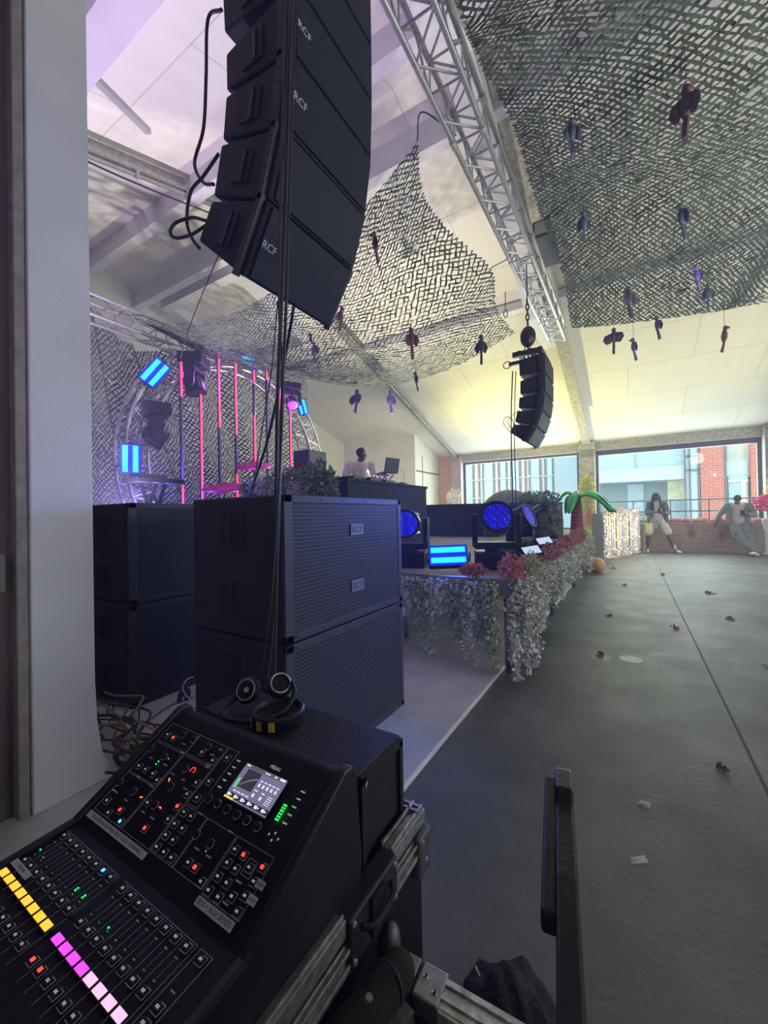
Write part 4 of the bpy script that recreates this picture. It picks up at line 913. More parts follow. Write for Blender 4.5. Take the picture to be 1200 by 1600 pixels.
def man_dreads():
    P0 = at(1028, 862, Z=0); bx, by = P0.x, 14.05
    t = thing('person', 'person with long dark dreadlocks, dark open jacket and pale shorts, looking at phone', 'person', (bx, by, 0))
    fw_ = V((.05, -1, 0)).normalized(); sd = V((1, .05, 0))    # faces the camera side
    def q(x, y, z): return sd*x+fw_*(-y)+V((0, 0, z))   # y>0 is back
    hipL, hipR = q(-.10, .05, .90), q(.10, .05, .90)
    kn = [q(-.22, -.02, .48), q(.24, -.02, .49)]; an = [q(-.27, .02, .09), q(.38, -.06, .09)]
    hc = q(-.03, -.04, 1.60)
    hd, hb = head(hc, fw_+V((.05, 0, -.35)), (0, 0, 1))
    sh = [q(-.19, .03, 1.40), q(.18, .03, 1.40)]; el = [q(-.25, .02, 1.13), q(.25, .0, 1.13)]; wr = [q(-.07, -.23, 1.16), q(.11, -.22, 1.12)]
    sk = hd+[('c', q(-.02, .0, 1.50), .058, q(0, .02, 1.40), .062), ('c', q(0, .03, 1.33), .13, q(0, .04, .98), .125)]
    for i in (0, 1):
        sk += [('c', sh[i], .055, el[i], .042), ('c', el[i], .042, wr[i], .027), ('c', (hipL, hipR)[i], .09, kn[i], .055), ('c', kn[i], .056, kn[i].lerp(an[i], .35), .057), ('c', kn[i].lerp(an[i], .35), .057, an[i], .036), ('c', an[i], .036, an[i]+V((0, -.12, -.04)), .035)]
    sk += hand(wr[0], (.7, -.35, .1), (.1, .2, 1), (0, -1, .2), .8)+hand(wr[1], (-.55, -.3, .3), (0, .3, .9), (0, -.6, .6), .8)
    body(sk, 'body', SKIN, t, .0085); face_detail(hc, hb, t)
    body([('c', q(0, .03, 1.40), .125, q(0, .03, 1.0), .15), ('c', q(-.1, .03, 1.38), .08, q(.1, .03, 1.38), .08), ('c', q(0, -.03, 1.12), .13, q(0, -.04, 1.0), .13)], 't_shirt', mat('pale beige shirt', (.45, .40, .36), .8), t)
    J = mat('dark grey green jacket', (.09, .11, .11), .8, var=.2)
    jk = [('c', sh[0], .085, el[0], .066), ('c', el[0], .064, wr[0]-V((.05, -.02, 0)), .042), ('c', sh[1], .085, el[1], .066), ('c', el[1], .064, wr[1]-V((-.05, -.02, 0)), .042), ('c', q(-.13, .08, 1.38), .10, q(.13, .08, 1.38), .10),
          ('c', q(0, .11, 1.38), .13, q(0, .13, .95), .15), ('c', q(-.16, .02, 1.34), .075, q(-.20, .02, .86), .07), ('c', q(.15, .02, 1.34), .075, q(.21, .02, .88), .07)]
    body(jk, 'jacket', J, t)
    S_ = mat('pale khaki shorts', (.52, .52, .47), .8)
    body([('c', q(-.06, .05, .94), .13, q(.06, .05, .94), .13), ('c', hipL, .115, kn[0]+V((0, 0, .09)), .10), ('c', hipR, .115, kn[1]+V((0, 0, .09)), .10)], 'shorts', S_, t)
    body([('c', q(-.10, -.10, .97), .045, q(-.14, -.10, .68), .05), ('c', q(-.03, -.10, .97), .04, q(-.05, -.10, .72), .045)], 'tied_shirt', brick_mat('blue check cloth', (.10, .13, .2), (.3, .34, .4), (.5, .5, .5), 20), t)
    for i in (0, 1):
        body([('c', an[i]+V((0, 0, .10)), .042, an[i], .042)], 'sock', mat('white sock', (.62, .62, .62), .9), t)
        f0 = an[i]-V((0, 0, .045)); dd = V((.02 if i == 0 else .12, -.19, 0))
        body([('c', f0+V((0, .04, 0)), .043, f0+dd*.6, .045), ('c', f0+dd*.5, .045, f0+dd+V((0, 0, -.012)), .034)], 'shoe', mat('off white shoe', (.68, .66, .62), .7), t, .008)
    r = random.Random(3); hr = MB(); s, f, up = hb
    hr.ell(hc-f*.02+up*.045, .088, .098, .085, 18, 12)
    for k in range(34):
        a = R(55+250*k/33)+0; d_ = s*math.sin(a)*-1+f*math.cos(a); p0 = hc+d_*.082+up*.05-f*.01; ln = .42+.1*r.random()
        hr.tube(spline([p0, p0+d_*.03-V((0, 0, .12)), p0+d_*.035+rv(r)*.02-V((0, 0, ln*.6)), p0+d_*.02+rv(r)*.03-V((0, 0, ln))], 4), .013, 6)
    hr.build('dreadlocks', mat('black hair', (.012, .010, .010), .7), t, smooth=True)
    L = V(t.location); ph = (wr[0]+wr[1])/2+V((0, -.06, .05))+L
    tag(MB().obox((0, 0, 0), (1, 0, 0), (0, .5, .85), (0, -.85, .5), .036, .075, .005).build('phone', BLACKP, None, bevel=.002), 'dark phone held in both hands by the person with dreadlocks', 'phone').location = ph
    b = thing('shoulder_bag', 'yellow patterned tote bag hanging beside the person with dreadlocks', 'bag', q(-.22, -.14, .58)+L)
    MB().box(-.085, .085, -.03, .03, 0, .26).build('pouch', mat('yellow bag cloth', (.62, .58, .24), .8, var=.25, vs=30), b, bevel=.01); MB().tube(spline([(-.06, 0, .25), (-.03, 0, .42), (.02, .06, .5), (.05, 0, .25)], 6), .006).build('strap', mat('strap', (.5, .46, .2), .8), b)
    return t
def man_lean():
    P0 = at(1160, 867, Z=0); bx, by = 2.40, 13.95
    t = thing('person', 'person in grey-green overshirt and cargo trousers leaning back, head bowed over phone', 'person', (bx, by, 0))
    fw_ = V((.0, -1, 0)); sd = V((1, 0, 0))
    def q(x, y, z): return sd*x+fw_*(-y)+V((0, 0, z))
    hips = [q(-.09, .14, .86), q(.09, .14, .86)]; kn = [q(-.02, -.14, .47), q(.16, -.10, .48)]; an = [q(.17, -.42, .10), q(.24, -.32, .09)]
    hc = q(-.03, -.10, 1.45); hd, hb = head(hc, V((-.05, -.6, -.75)), V((0, -.6, .7)))
    sh = [q(-.22, .05, 1.30), q(.20, .05, 1.29)]; el = [q(-.36, .16, 1.06), q(.33, .0, 1.04)]; wr = [q(-.44, .16, .86), q(.13, -.20, 1.06)]
    sk = hd+[('c', q(-.03, -.03, 1.40), .058, q(0, .06, 1.28), .065), ('c', q(0, .08, 1.22), .125, q(0, .13, .92), .12)]
    for i in (0, 1): sk += [('c', sh[i], .055, el[i], .042), ('c', el[i], .042, wr[i], .027), ('c', hips[i], .09, kn[i], .06), ('c', kn[i], .056, an[i], .038), ('c', an[i], .036, an[i]+V((0, -.10, -.03)), .034)]
    sk += hand(wr[0], (-.2, -.1, -1), (0, .9, -.2), (.6, -.7, 0), .5)+hand(wr[1], (-.8, -.4, .1), (0, .2, 1), (.1, -.9, .4), .7)
    body(sk, 'body', SKIN, t, .0085); face_detail(hc, hb, t)
    body([('c', q(0, .06, 1.28), .12, q(0, .09, .90), .145), ('c', q(-.1, .05, 1.28), .08, q(.1, .05, 1.28), .08)], 't_shirt', mat('pale pinkish shirt', (.50, .44, .42), .8), t)
    G = mat('grey green overshirt', (.19, .24, .22), .8, var=.15)
    body([('c', sh[0], .088, el[0], .07), ('c', el[0], .068, wr[0]+V((.02, 0, .05)), .048), ('c', sh[1], .088, el[1], .07), ('c', el[1], .068, wr[1]+V((.06, .03, 0)), .045), ('c', q(-.15, .10, 1.29), .095, q(.15, .10, 1.29), .095), ('c', q(0, .15, 1.27), .13, q(0, .2, .86), .14),
          ('c', q(-.17, .05, 1.24), .07, q(-.19, .08, .84), .07), ('c', q(.17, .05, 1.24), .07, q(.19, .08, .84), .07)], 'overshirt', G, t)
    C_ = mat('grey cargo cloth', (.17, .20, .20), .85, var=.2)
    body([('c', q(-.07, .13, .88), .14, q(.07, .13, .88), .14), ('c', hips[0], .125, kn[0], .105), ('c', kn[0], .105, an[0]+V((0, .02, .07)), .07), ('c', hips[1], .125, kn[1], .105), ('c', kn[1], .105, an[1]+V((0, .02, .07)), .07), ('e', kn[0]+V((-.07, 0, .12)), (.05, .07, .08)), ('e', kn[1]+V((.07, 0, .12)), (.05, .07, .08))], 'cargo_trousers', C_, t)
    for i in (0, 1):
        f0 = an[i]-V((0, 0, .04)) if i else an[i]-V((0, 0, .03)); dd = V((.02, -.19, 0.02 if i == 0 else 0))
        body([('c', f0+V((0, .05, 0)), .044, f0+dd*.6, .046), ('c', f0+dd*.5, .046, f0+dd, .036)], 'shoe', mat('white trainer', (.74, .74, .72), .7), t, .008)
    s, f, up = hb
    body([('e', hc-f*.02+up*.03, (.085, .098, .088), Matrix((s, f, up)).transposed())], 'hair', mat('short black hair', (.012, .012, .012), .8), t, .009)
    L = V(t.location)
    tag(MB().obox((0, 0, 0), (1, 0, 0), (0, .5, .85), (0, -.85, .5), .036, .075, .005).build('phone', BLACKP, None, bevel=.002), 'dark phone held by the leaning person in cargo trousers', 'phone').location = wr[1]+V((-.10, -.08, .05))+L
def dj():
    p = at(565, 708, X=-4.2)
    t = thing('person', 'DJ in a pale short-sleeved shirt and dark headphones standing behind the black booth', 'person', (-4.25, p.y, .72))
    f0 = V((.80, -.55, 0)).normalized(); s0 = f0.cross(V((0, 0, 1)))
    def q(x, y, z): return s0*x+f0*y+V((0, 0, z))    # x>0 to the right side, y forward
    hc = q(0, .10, 1.60); hd, hb = head(hc, V((.95, .05, -.22)), (0, 0, 1))
    sh = [q(-.22, .02, 1.40), q(.20, .02, 1.40)]; el = [q(-.27, .08, 1.14), q(.30, -.02, 1.13)]; wr = [q(-.18, .33, 1.08), q(.24, .22, 1.03)]
    hp = [q(-.10, -.04, .90), q(.10, -.04, .90)]; kn = [q(-.11, .0, .48), q(.11, .0, .48)]; an = [q(-.11, -.03, .09), q(.11, -.03, .09)]
    sk = hd+[('c', q(0, .06, 1.51), .058, q(0, .0, 1.40), .065), ('c', q(0, 0, 1.33), .13, q(0, -.03, .98), .125)]
    for i in (0, 1): sk += [('c', sh[i], .058, el[i], .044), ('c', el[i], .044, wr[i], .028), ('c', hp[i], .09, kn[i], .058), ('c', kn[i], .058, an[i], .038), ('c', an[i], .036, an[i]+f0*.13-V((0, 0, .04)), .035)]
    sk += hand(wr[0], f0+V((0, 0, -.2)), (0, 0, -1), s0, .5)+hand(wr[1], f0+V((0, 0, -.2)), (0, 0, -1), -s0, .5)
    body(sk, 'body', SKIN, t, .0085); face_detail(hc, hb, t)
    body([('c', q(0, 0, 1.38), .135, q(0, -.02, .95), .15), ('c', q(-.12, 0, 1.38), .085, q(.12, 0, 1.38), .085), ('c', sh[0], .09, sh[0].lerp(el[0], .62), .078), ('c', sh[1], .09, sh[1].lerp(el[1], .62), .078)], 'shirt', mat('pale pink shirt', (.62, .52, .56), .8, var=.1), t)
    body([('c', q(-.06, -.03, .92), .13, q(.06, -.03, .92), .13), ('c', hp[0], .11, kn[0], .08), ('c', kn[0], .08, an[0], .06), ('c', hp[1], .11, kn[1], .08), ('c', kn[1], .08, an[1], .06)], 'trousers', mat('dark trousers', (.03, .03, .04), .8), t)
    for i in (0, 1): body([('c', an[i]-V((0, 0, .045)), .044, an[i]+f0*.18-V((0, 0, .05)), .038)], 'shoe', BLACKP, t, .009)
    s, f, up = hb
    body([('e', hc-f*.02+up*.035, (.080, .095, .085), Matrix((s, f, up)).transposed())], 'hair', mat('short black hair', (.012, .012, .012), .8), t, .009)
    h = thing('headphones', 'dark headphones on the head of the DJ', 'headphones', hc+V(t.location))
    MB().tube([(s*math.cos(R(a))*.098+up*math.sin(R(a))*.125+up*.0) for a in range(0, 181, 12)], .010, 8).build('headband', BLACKP, h, smooth=True)
    for q_ in (-1, 1): MB().lathe(s*q_*.082, s*q_, [(0, .036), (.02, .038), (.03, .028)], 18).build('ear_cup', BLACKP, h, smooth=2)
man_dreads(); man_lean(); dj()
# ================================================================== FAR END DRESSING
bush('flowering_vine', (-1.18, 14.12, 1.75), .24, .10, .62, 1500, .07, mat('yellow flowering vine', (.62, .60, .10), .7, var=.45, vs=14), 'yellow-green flowering vine climbing the bare concrete column', 'plant', seed=81)
bush('flowering_vine', (-1.10, 14.08, 1.05), .16, .10, .30, 500, .07, mat('orange pink flowers', (.72, .30, .18), .7, var=.5, vs=14), 'orange and pink flowers low on the concrete column below the yellow vine', 'plant', seed=82)
bush('flowering_vine', (-1.14, 14.05, .40), .10, .08, .38, 380, .06, mat('yellow flowering vine', (.7, .7, .2), .7), 'thin yellow flower trail at the foot of the concrete column', 'plant', seed=83)
# inflatable palm
t = thing('inflatable_palm_tree', 'inflatable palm tree with a maroon scaled trunk and green leaves at the far stage corner', 'inflatable palm tree', (-.98, 9.35, 0)); L = V(t.location)
TRK = brick_mat('maroon scaled vinyl', (.34, .08, .12), (.28, .06, .10), (.16, .03, .06), 1, .10, .085, .012)
MB().lathe((0, 0, 0), (0, 0, 1), [(0, .15), (.05, .17), (.6, .145), (1.1, .115), (1.52, .085), (1.56, .06)], 20).build('trunk', TRK, t, smooth=True)
GRN = mat('green vinyl leaf', (.02, .42, .12), .35, var=.2); 
MB().ell((0, 0, 1.60), .06, .06, .05).build('top_cap', mat('white vinyl', (.8, .75, .72), .5), t, smooth=True)
for k, (az, up_, ln, m) in enumerate(((175, .16, .52, GRN), (10, .15, .62, GRN), (-25, .10, .75, GRN), (28, .15, .80, GRN), (48, .17, 1.05, mat('bright green vinyl leaf', (.02, .85, .08), .35)), (120, .12, .55, GRN), (-100, .1, .5, GRN))):
    d = V((math.cos(R(az)), math.sin(R(az)), 0)); sd = d.cross(V((0, 0, 1))); mb = MB(); n = 12
    for i in range(n+1):
        f = i/n; c_ = d*ln*f+V((0, 0, 1.50+up_*math.sin(math.pi*min(1, f*1.1))*1.0-.30*f*f)); w_ = .11*math.sin(math.pi*(.08+.9*f))**.7
        mb.v += [c_-sd*w_-V((0, 0, .03)), c_+V((0, 0, .035)), c_+sd*w_-V((0, 0, .03)), c_-V((0, 0, .03))]
        if i:
            a = (i-1)*4; b = i*4
            for q in range(4): mb.f.append((a+q, a+(q+1) % 4, b+(q+1) % 4, b+q))
    o = mb.build('leaf', m, t, smooth=True)
o = MB().ell((0, 0, .14), .17, .17, .15, 20, 14).build('beach_ball', mat('orange tan vinyl', (.62, .34, .12), .5), None, smooth=True); o.location = (-.62, 9.05, 0); tag(o, 'round orange-tan ball on the floor at the end of the stage garland', 'ball')
# flower panels
PNL = mat('grey panel', (.30, .33, .32), .7)
t = thing('display_board', 'plain grey-green board standing between the column and the flower panels', 'board', (-.72, 11.2, 0)); MB().box(-.12, .12, -.02, .02, 0, 1.15).build('panel', PNL, t); MB().box(-.1, .1, -.15, .15, 0, .03).build('foot', PNL, t)
FM = [mat('white silk flowers', (.85, .84, .80), .8, var=.1, em=(1, .97, .86), es=.06), mat('pink silk flowers', (.75, .42, .50), .8, var=.3), mat('yellow silk flowers', (.85, .75, .25), .8, var=.3, em=(1, .9, .4), es=.05), mat('lilac silk flowers', (.62, .55, .85), .8, var=.2)]  # faint glow put into the white and yellow petals
LITE = emit_mat('fairy light', (1, .90, .62), 4)
for k, (x0, y0, x1, y1, h, lab) in enumerate(((-.60, 11.35, -.36, 12.0, 1.22, 'nearest white picket panel covered in silk flowers and fairy lights'), (-.34, 12.05, -.08, 12.75, 1.22, 'middle picket panel with lilac slats and flowers'), (-.05, 12.85, .19, 13.6, 1.22, 'farthest picket panel, rounded top, bright with fairy lights'))):
    t = thing('flower_fence', lab, 'flower fence', (x0, y0, 0), 'flower-covered picket panels'); d = V((x1-x0, y1-y0, 0)); ln = d.length; d.normalize()
    for q in range(5):
        p = d*ln*(q+.5)/5; MB().obox(p+V((0, 0, h/2+.03*math.sin(q*.8))), d, d.cross(V((0, 0, 1))), (0, 0, 1), ln*.06, .012, h/2).build('slat', (mat('lilac slat', (.60, .54, .80), .6), mat('cream slat', (.82, .78, .62), .6), mat('white slat', (.85, .85, .85), .6))[(q+k) % 3], t)
    for z in (.2, h-.15): MB().obox(d*ln/2+V((0, 0, z)), d, d.cross(V((0, 0, 1))), (0, 0, 1), ln/2, .01, .025).build('crossbar', mat('white slat', (.85, .85, .85), .6), t)
    r = random.Random(k+200)
    for q in range(4):
        mb = MB()
        for _ in range(85):
            a = r.random()*.35+.3*(_%3)-.0; zz = r.choice((r.uniform(0, h), r.uniform(h*.86, h+.05), r.uniform(0, .25))); p = d*ln*a+V((0, -.03, zz))
            leafcard(mb, p, rv(r), rv(r).normalized(), .06, .05)
        mb.build('silk_flowers', FM[q], t, recalc=False)['kind'] = 'stuff'
    mb = MB()
    for _ in range(26): mb.ell(d*ln*r.random()+V((.02, -.05, r.uniform(.05, h))), .012, .012, .012, 6, 4)
    mb.build('fairy_lights', LITE, t)['kind'] = 'stuff'
spotpt((-.1, 11.6, .8), (1, .88, .55), 9, .1); spotpt((.5, 12.9, .7), (1, .9, .65), 8, .1)
t = thing('crowd_barrier', 'grey metal crowd barrier behind the flower panels, beside the person with dreadlocks', 'barrier', (.14, 14.0, 0))
MB().tube(spline([(-.25, 0, .05), (-.25, 0, 1.0), (-.18, 0, 1.1), (.1, 0, 1.1), (.16, 0, 1.02), (.16, 0, .05)], 5), .02).build('frame', STEEL, t)
for q in range(3): MB().tube([(-.12+.1*q, 0, .12), (-.12+.1*q, 0, 1.1)], .008).build('bar', STEEL, t)
MB().bar((-.25, 0, .02), (.2, 0, .02), .03, .02).bar((.16, -.25, .02), (.16, .25, .02), .03, .02).build('foot', mat('yellowed foot', (.55, .5, .2), .6), t)
# planter flowers on the parapet
for i, (x, rx, rz, m, lab) in enumerate(((-.35, .5, .08, mat('yellow green planter leaves', (.5, .5, .18), .7, var=.5), 'yellow-green planter flowers behind the bag, left on the brick parapet'), (1.1, .32, .08, CORAL, 'coral planter flowers between the two standing people'), (1.6, .35, .09, mat('mixed orange flowers', (.7, .4, .25), .7, var=.6), 'orange mixed planter flowers in the middle of the brick parapet'), (2.05, .14, .11, CORAL, 'coral flower clump beside the leaning person'), (2.85, .14, .07, mat('pale pink flowers', (.7, .45, .45), .7, var=.4), 'pale pink flowers at the right end of the brick parapet'))):
    bush('planter_flowers', (x, 14.4, .86), rx, .10, rz, int(300+rx*900), .06, m, lab, 'flowers', 'planter flowers on the parapet', seed=130+i)
for x, lab in ((1.45, 'thin pink flower trail down the brick parapet, left one'), (2.08, 'thin pink flower trail down the brick parapet beside the leaning person')):
    mb = strand_mesh(int(x*100), .45, .06, 60, .04); o = mb.build('flower_trail', mat('faded pink flowers', (.52, .25, .25), .8, var=.4), None, recalc=False); o.location = (x, 14.27, .85); tag(o, lab, 'flowers')
p = at(1196, 790, Y=13.9)
t = thing('flower_urn', 'white urn with magenta and yellow flowers at the right edge beside the column', 'flower urn', (p.x+.08, 13.9, 0))
MB().lathe((0, 0, 0), (0, 0, 1), [(0, .14), (.05, .16), (.1, .1), (.6, .10), (.9, .16), (.95, .15)], 22).build('urn', mat('white urn', (.75, .74, .7), .6), t, smooth=True)
bush('magenta_flowers', (0, 0, 1.35), .30, .26, .20, 600, .09, mat('magenta flowers', (.85, .10, .35), .7, var=.3), '', '', seed=140, parent=t); bush('yellow_flowers', (.1, 0, 1.66), .16, .2, .16, 260, .08, mat('yellow flowers', (.85, .7, .15), .7, var=.3), '', '', seed=141, parent=t); bush('white_flowers', (.12, 0, 1.95), .13, .15, .16, 200, .07, FM[0], '', '', seed=142, parent=t)
p = at(710, 785, Y=11.5)
t = thing('flower_vase', 'yellow vase of white dried blossoms in front of the brick pier', 'vase', (p.x, 11.5, 0))
MB().lathe((0, 0, 0), (0, 0, 1), [(0, .16), (.4, .2), (1.0, .15), (1.45, .17), (1.47, .15)], 20).build('vase', mat('golden yellow glaze', (.75, .52, .06), .4), t, smooth=True); bush('dried_blossom', (0, 0, 1.72), .24, .2, .28, 500, .05, FM[0], '', '', seed=150, parent=t)
t = thing('painted_board', 'small board painted orange and green standing beyond the DJ booth', 'board', (-4.55, 11.2, 0)); MB().box(-.5, .5, -.015, .015, 0, 1.25).build('panel', mat('cream board', (.7, .66, .5), .6), t)
MB().prism([(-.1, .0), (.42, .0), (.40, .9), (.25, 1.12), (.0, 1.15), (-.12, .9)], -.03, -.016, 'Y').build('orange_shape', mat('orange paint', (.85, .42, .12), .6), t); MB().prism([(-.45, .85), (-.1, .9), (-.12, 1.15), (-.4, 1.2)], -.03, -.016, 'Y').build('green_shape', mat('green paint', (.1, .5, .25), .6), t)
t = thing('guard_rail', 'thin dark guard rail behind the stage between booth and black block', 'railing', (-4.3, 9.3, 0)); MB().tube([(-.9, 0, 1.12), (1.0, 0, 1.12)], .015).build('rail', DGREY, t)
for x in (-.85, .95): MB().tube([(x, 0, 0), (x, 0, 1.12)], .015).build('post', DGREY, t)

# ================================================================== HANGING BIRDS
def bird(px, py, Z, s, m, label, rz, tilt=0, drop=.18):
    p = at(px, py, Z=Z); spr = .045 if 'wing' in label else 0; t = thing('hanging_bird', label, 'bird ornament', p, 'ornament birds hanging from the nets', rz); s *= .85
    MB().ell((0, 0, 0), .035*s, .035*s, .085*s, 14, 10).ell((.012*s, 0, .10*s), .03*s, .028*s, .034*s, 12, 8).prism([(.03*s, .115*s), (.062*s, .10*s), (.048*s, .075*s), (.03*s, .085*s)], -.008*s, .008*s).build('body', m, t, smooth=True)
    for q in (-1, 1):
        MB().add([(.0, q*.025*s, .065*s), (-.02*s, q*(.065+spr)*s, .035*s), (-.03*s, q*(.085+spr)*s, -.03*s), (-.03*s, q*(.055+spr*.7)*s, -.095*s), (-.02*s, q*.025*s, -.08*s), (-.035*s, q*.05*s, -.02*s)], [(0, 1, 5), (1, 2, 5), (2, 3, 5), (3, 4, 5), (4, 0, 5)]).build('wing', m, t)
    MB().prism([(-.01*s, -.07*s), (-.05*s, -.22*s), (-.02*s, -.24*s), (.01*s, -.07*s)], -.014*s, .014*s).build('tail', m, t)
    MB().tube([(0, 0, .12*s), (0, 0, .12*s+drop)], .0025, 4).build('string', CABLE, t)
BR_, BB_, BD_, BP_ = mat('dark red feathers', (.10, .035, .05), .7, var=.4), mat('slate blue feathers', (.06, .075, .13), .7, var=.4), mat('dark plum feathers', (.06, .04, .08), .7, var=.4), mat('violet feathers', (.20, .14, .45), .7, var=.3)
for a in ((1072, 165, 4.02, 1.35, BR_, 'largest plum-brown bird under the right net near the top', 20, 0, .3), (893, 208, 4.05, 1.0, BB_, 'blue-grey bird near the left edge of the right net, upper one', 90, 0, .3), (1065, 338, 4.0, 1.1, BB_, 'blue-grey bird in the middle of the right net', 60, 0, .3),
          (912, 347, 4.1, .9, BB_, 'faint blue bird near the left edge of the right net, lower one', 30, 0, .25), (1089, 430, 3.9, .9, BP_, 'violet-lit round bird low in the right net', 10, 0, .3), (1106, 457, 3.9, 1.0, BB_, 'slate blue bird just right of the violet-lit one', 80, 0, .3),
          (982, 465, 3.9, 1.35, BD_, 'dark plum bird in front of the lower right net, above three others', 40, 0, .3), (959, 527, 3.75, 1.25, BD_, 'spread-winged dark bird, leftmost below the right net edge', -30, 0, .22), (990, 541, 3.75, 1.15, BB_, 'upright dark blue bird, lowest below the right net edge', 60, 0, .35), (1027, 507, 3.9, 1.1, BD_, 'dark bird touching the bottom edge of the right net', 10, 0, .1), (1132, 524, 3.7, 1.2, BR_, 'red and white bird on a long string, rightmost below the net', 50, 0, .5),
          (586, 380, 3.6, .9, BR_, 'reddish bird in the left net just right of the near speaker array', 10, 0, .2), (643, 530, 3.4, 1.3, BR_, 'dark red bird hanging in front of the middle of the left net', 40, 0, .2), (752, 540, 3.6, 1.3, BD_, 'black bird at the lower right edge of the left net', -20, 0, .2), (650, 592, 3.4, 1.0, BD_, 'small dark bird at the bottom edge of the left net', 10, 0, .2),
          (557, 622, 3.3, 1.4, BD_, 'wide-winged dark bird hanging below the left net, left of its neighbour', -30, 0, .75), (610, 623, 3.4, 1.5, BP_, 'purple-brown bird with long tail below the left net, beside the steel rail', -10, 0, .6), (491, 546, 3.5, .9, BB_, 'small blue bird in the left net above the violet lamp', 30, 0, .2), (533, 493, 3.6, .9, BR_, 'small pink-red bird in the left net under the tip of the near array', 0, 0, .2)):
    bird(*a)

# ================================================================== FLOOR THINGS
def leafpile(px, py, s, m, label, name='fallen_blossom', n=26, seed=0, z=.0):
    r = random.Random(seed+300); p = at(px, py, Z=z); mb = MB()
    for _ in range(n):
        q = V((r.gauss(0, .4), r.gauss(0, .4), abs(r.gauss(0, .22))))*s; leafcard(mb, q+V((0, 0, .003)), rv(r)+V((0, 0, .3)), rv(r).normalized(), s*.6, s*.4)
    for i, v in enumerate(mb.v): v.z = max(v.z, .001)
    o = mb.build(name, m, None, recalc=False); o.location = (p.x, p.y, z); tag(o, label, 'debris' if name != 'fallen_blossom' else 'artificial leaf', 'fallen leaves and scraps')
BRL = mat('dull brown green leaf', (.22, .19, .14), .8, var=.5, vs=60); PAP = mat('white paper scrap', (.6, .6, .58), .8); RDL = mat('dark red leaf', (.42, .08, .08), .8, var=.4, vs=60)
for i, a in enumerate(((1130, 1203, .035, BRL, 'crumpled brown-green leaf nearest to the camera on the right of the floor'), (952, 963, .035, mat('dark scrap', (.08, .07, .08), .8), 'dark leaf on the floor beyond the floor drain marks'), (1056, 982, .045, RDL, 'dark red leaf beside the long floor joint'), (1108, 928, .06, RDL, 'reddish leaf to the right of the floor joint, farther off'), (1139, 968, .05, BRL, 'brown leaf near the right edge of the floor'), (1036, 899, .05, RDL, 'small red leaf on the floor joint far away'), (1196, 1041, .03, PAP, 'pale scrap at the right edge of the floor'), (938, 1024, .035, mat('black scrap', (.02, .02, .02), .8), 'small black lump on a dark floor stain'), (975, 915, .04, BRL, 'tiny brown leaf far down the floor'), (958, 889, .05, RDL, 'small leaf near the orange-tan ball'))):
    leafpile(*a, seed=i)
for i, (px, py, w_, h_, a, lab) in enumerate(((998, 1346, .028, .012, 30, 'small white paper scrap lying in front of the chair, nearer one'), (1007, 1258, .022, .014, -20, 'small white paper scrap lying farther from the chair'), (1000, 868, .16, .03, 15, 'pale stick lying on the floor below the flower panels'), (1030, 1045, .02, .008, 0, 'tiny pale scrap on the floor near the joint'))):
    p = at(px, py, Z=0); o = MB().add([(-w_, -h_, .002), (w_, -h_*.8, .004), (w_*.9, h_, .012), (-w_*.8, h_*.9, .004), (0, 0, .010)], [(0, 1, 4), (1, 2, 4), (2, 3, 4), (3, 0, 4)]).build('paper_scrap', PAP, None); o.location = (p.x, p.y, 0); o.rotation_euler = (0, 0, R(a)); tag(o, lab, 'litter', 'fallen leaves and scraps')
for px, py, s, lab in ((937, 1028, .085, 'round dark stain with a black lump on it'), (985, 1030, .085, 'round greenish stain to the right of the dark one')):
    p = at(px, py, Z=0); o = MB().lathe((0, 0, 0), (0, 0, 1), [(.0, s), (.0006, s)], 24).build('floor_patch', mat('floor stain', (.055, .065, .06), .4), None); o.location = (p.x, p.y, .0003); tag(o, lab, 'floor patch')

# ---- cables on the floor left of the subwoofers
r = random.Random(12)
for i in range(15):
    m, lab = ((CABLE, 'black'), (CABR, 'dark red'), (CABLE, 'black'), (CABY, 'tan'))[i % 4] if i < 12 else (CABLE, 'black')
    y0 = 1.02+.016*i; pts = []
    xa = -2.62; zb = .05+.03*(i % 6)
    for k in range(7): pts.append((xa+k*.12+r.uniform(-.02, .02), y0+.06*math.sin(k*1.3+i)+r.uniform(-.03, .03)-.02*k, zb+r.uniform(0, .02)))
    cable(pts, r.choice((.005, .006, .008)), m, '%s cable in the tangle on the white floor between pillar and subwoofers' % lab, 'floor_cable', group='tangled floor cables', n=6, sub=5)
cable([at(x, y, Z=z) for x, y, z in ((150, 1098, .3), (178, 1112, .2), (200, 1150, .1), (212, 1150, .1), (222, 1135, .12), (262, 1105, .15), (300, 1090, .2))], .006, CABY, 'tan cable arching over the tangle beside the pillar', 'floor_cable', n=6)
cable([at(x, y, Z=z) for x, y, z in ((178, 1112, .25), (188, 1120, .2), (196, 1135, .15), (203, 1148, .12), (240, 1158, .12), (300, 1165, .15))], .007, mat('pale tan cable', (.5, .42, .26), .5), 'pale tan cable in an S bend in front of the tangle', 'floor_cable', n=6)
cable([at(x, y, Z=z) for x, y, z in ((226, 1162, .2), (205, 1170, .12), (184, 1178, .07), (184, 1190, .05), (196, 1198, .06), (225, 1205, .1))], .010, CABLE, 'thick black cable bend on the white floor behind the mixing desk', 'floor_cable')
for i, (px, py) in enumerate(((287, 1085), (292, 1092), (280, 1096))):
    p = at(px, py, Y=1.12); t = thing('cable_plug', 'blue-black cable plug poking up beside the front subwoofer', 'plug', p, 'cable plugs'); MB().lathe((0, 0, 0), (.5, -.2, .6+.1*i), [(0, .012), (.05, .012), (.055, .008), (.08, .006)], 12).build('shell', mat('blue black plug', (.02, .03, .09), .4), t, smooth=2)
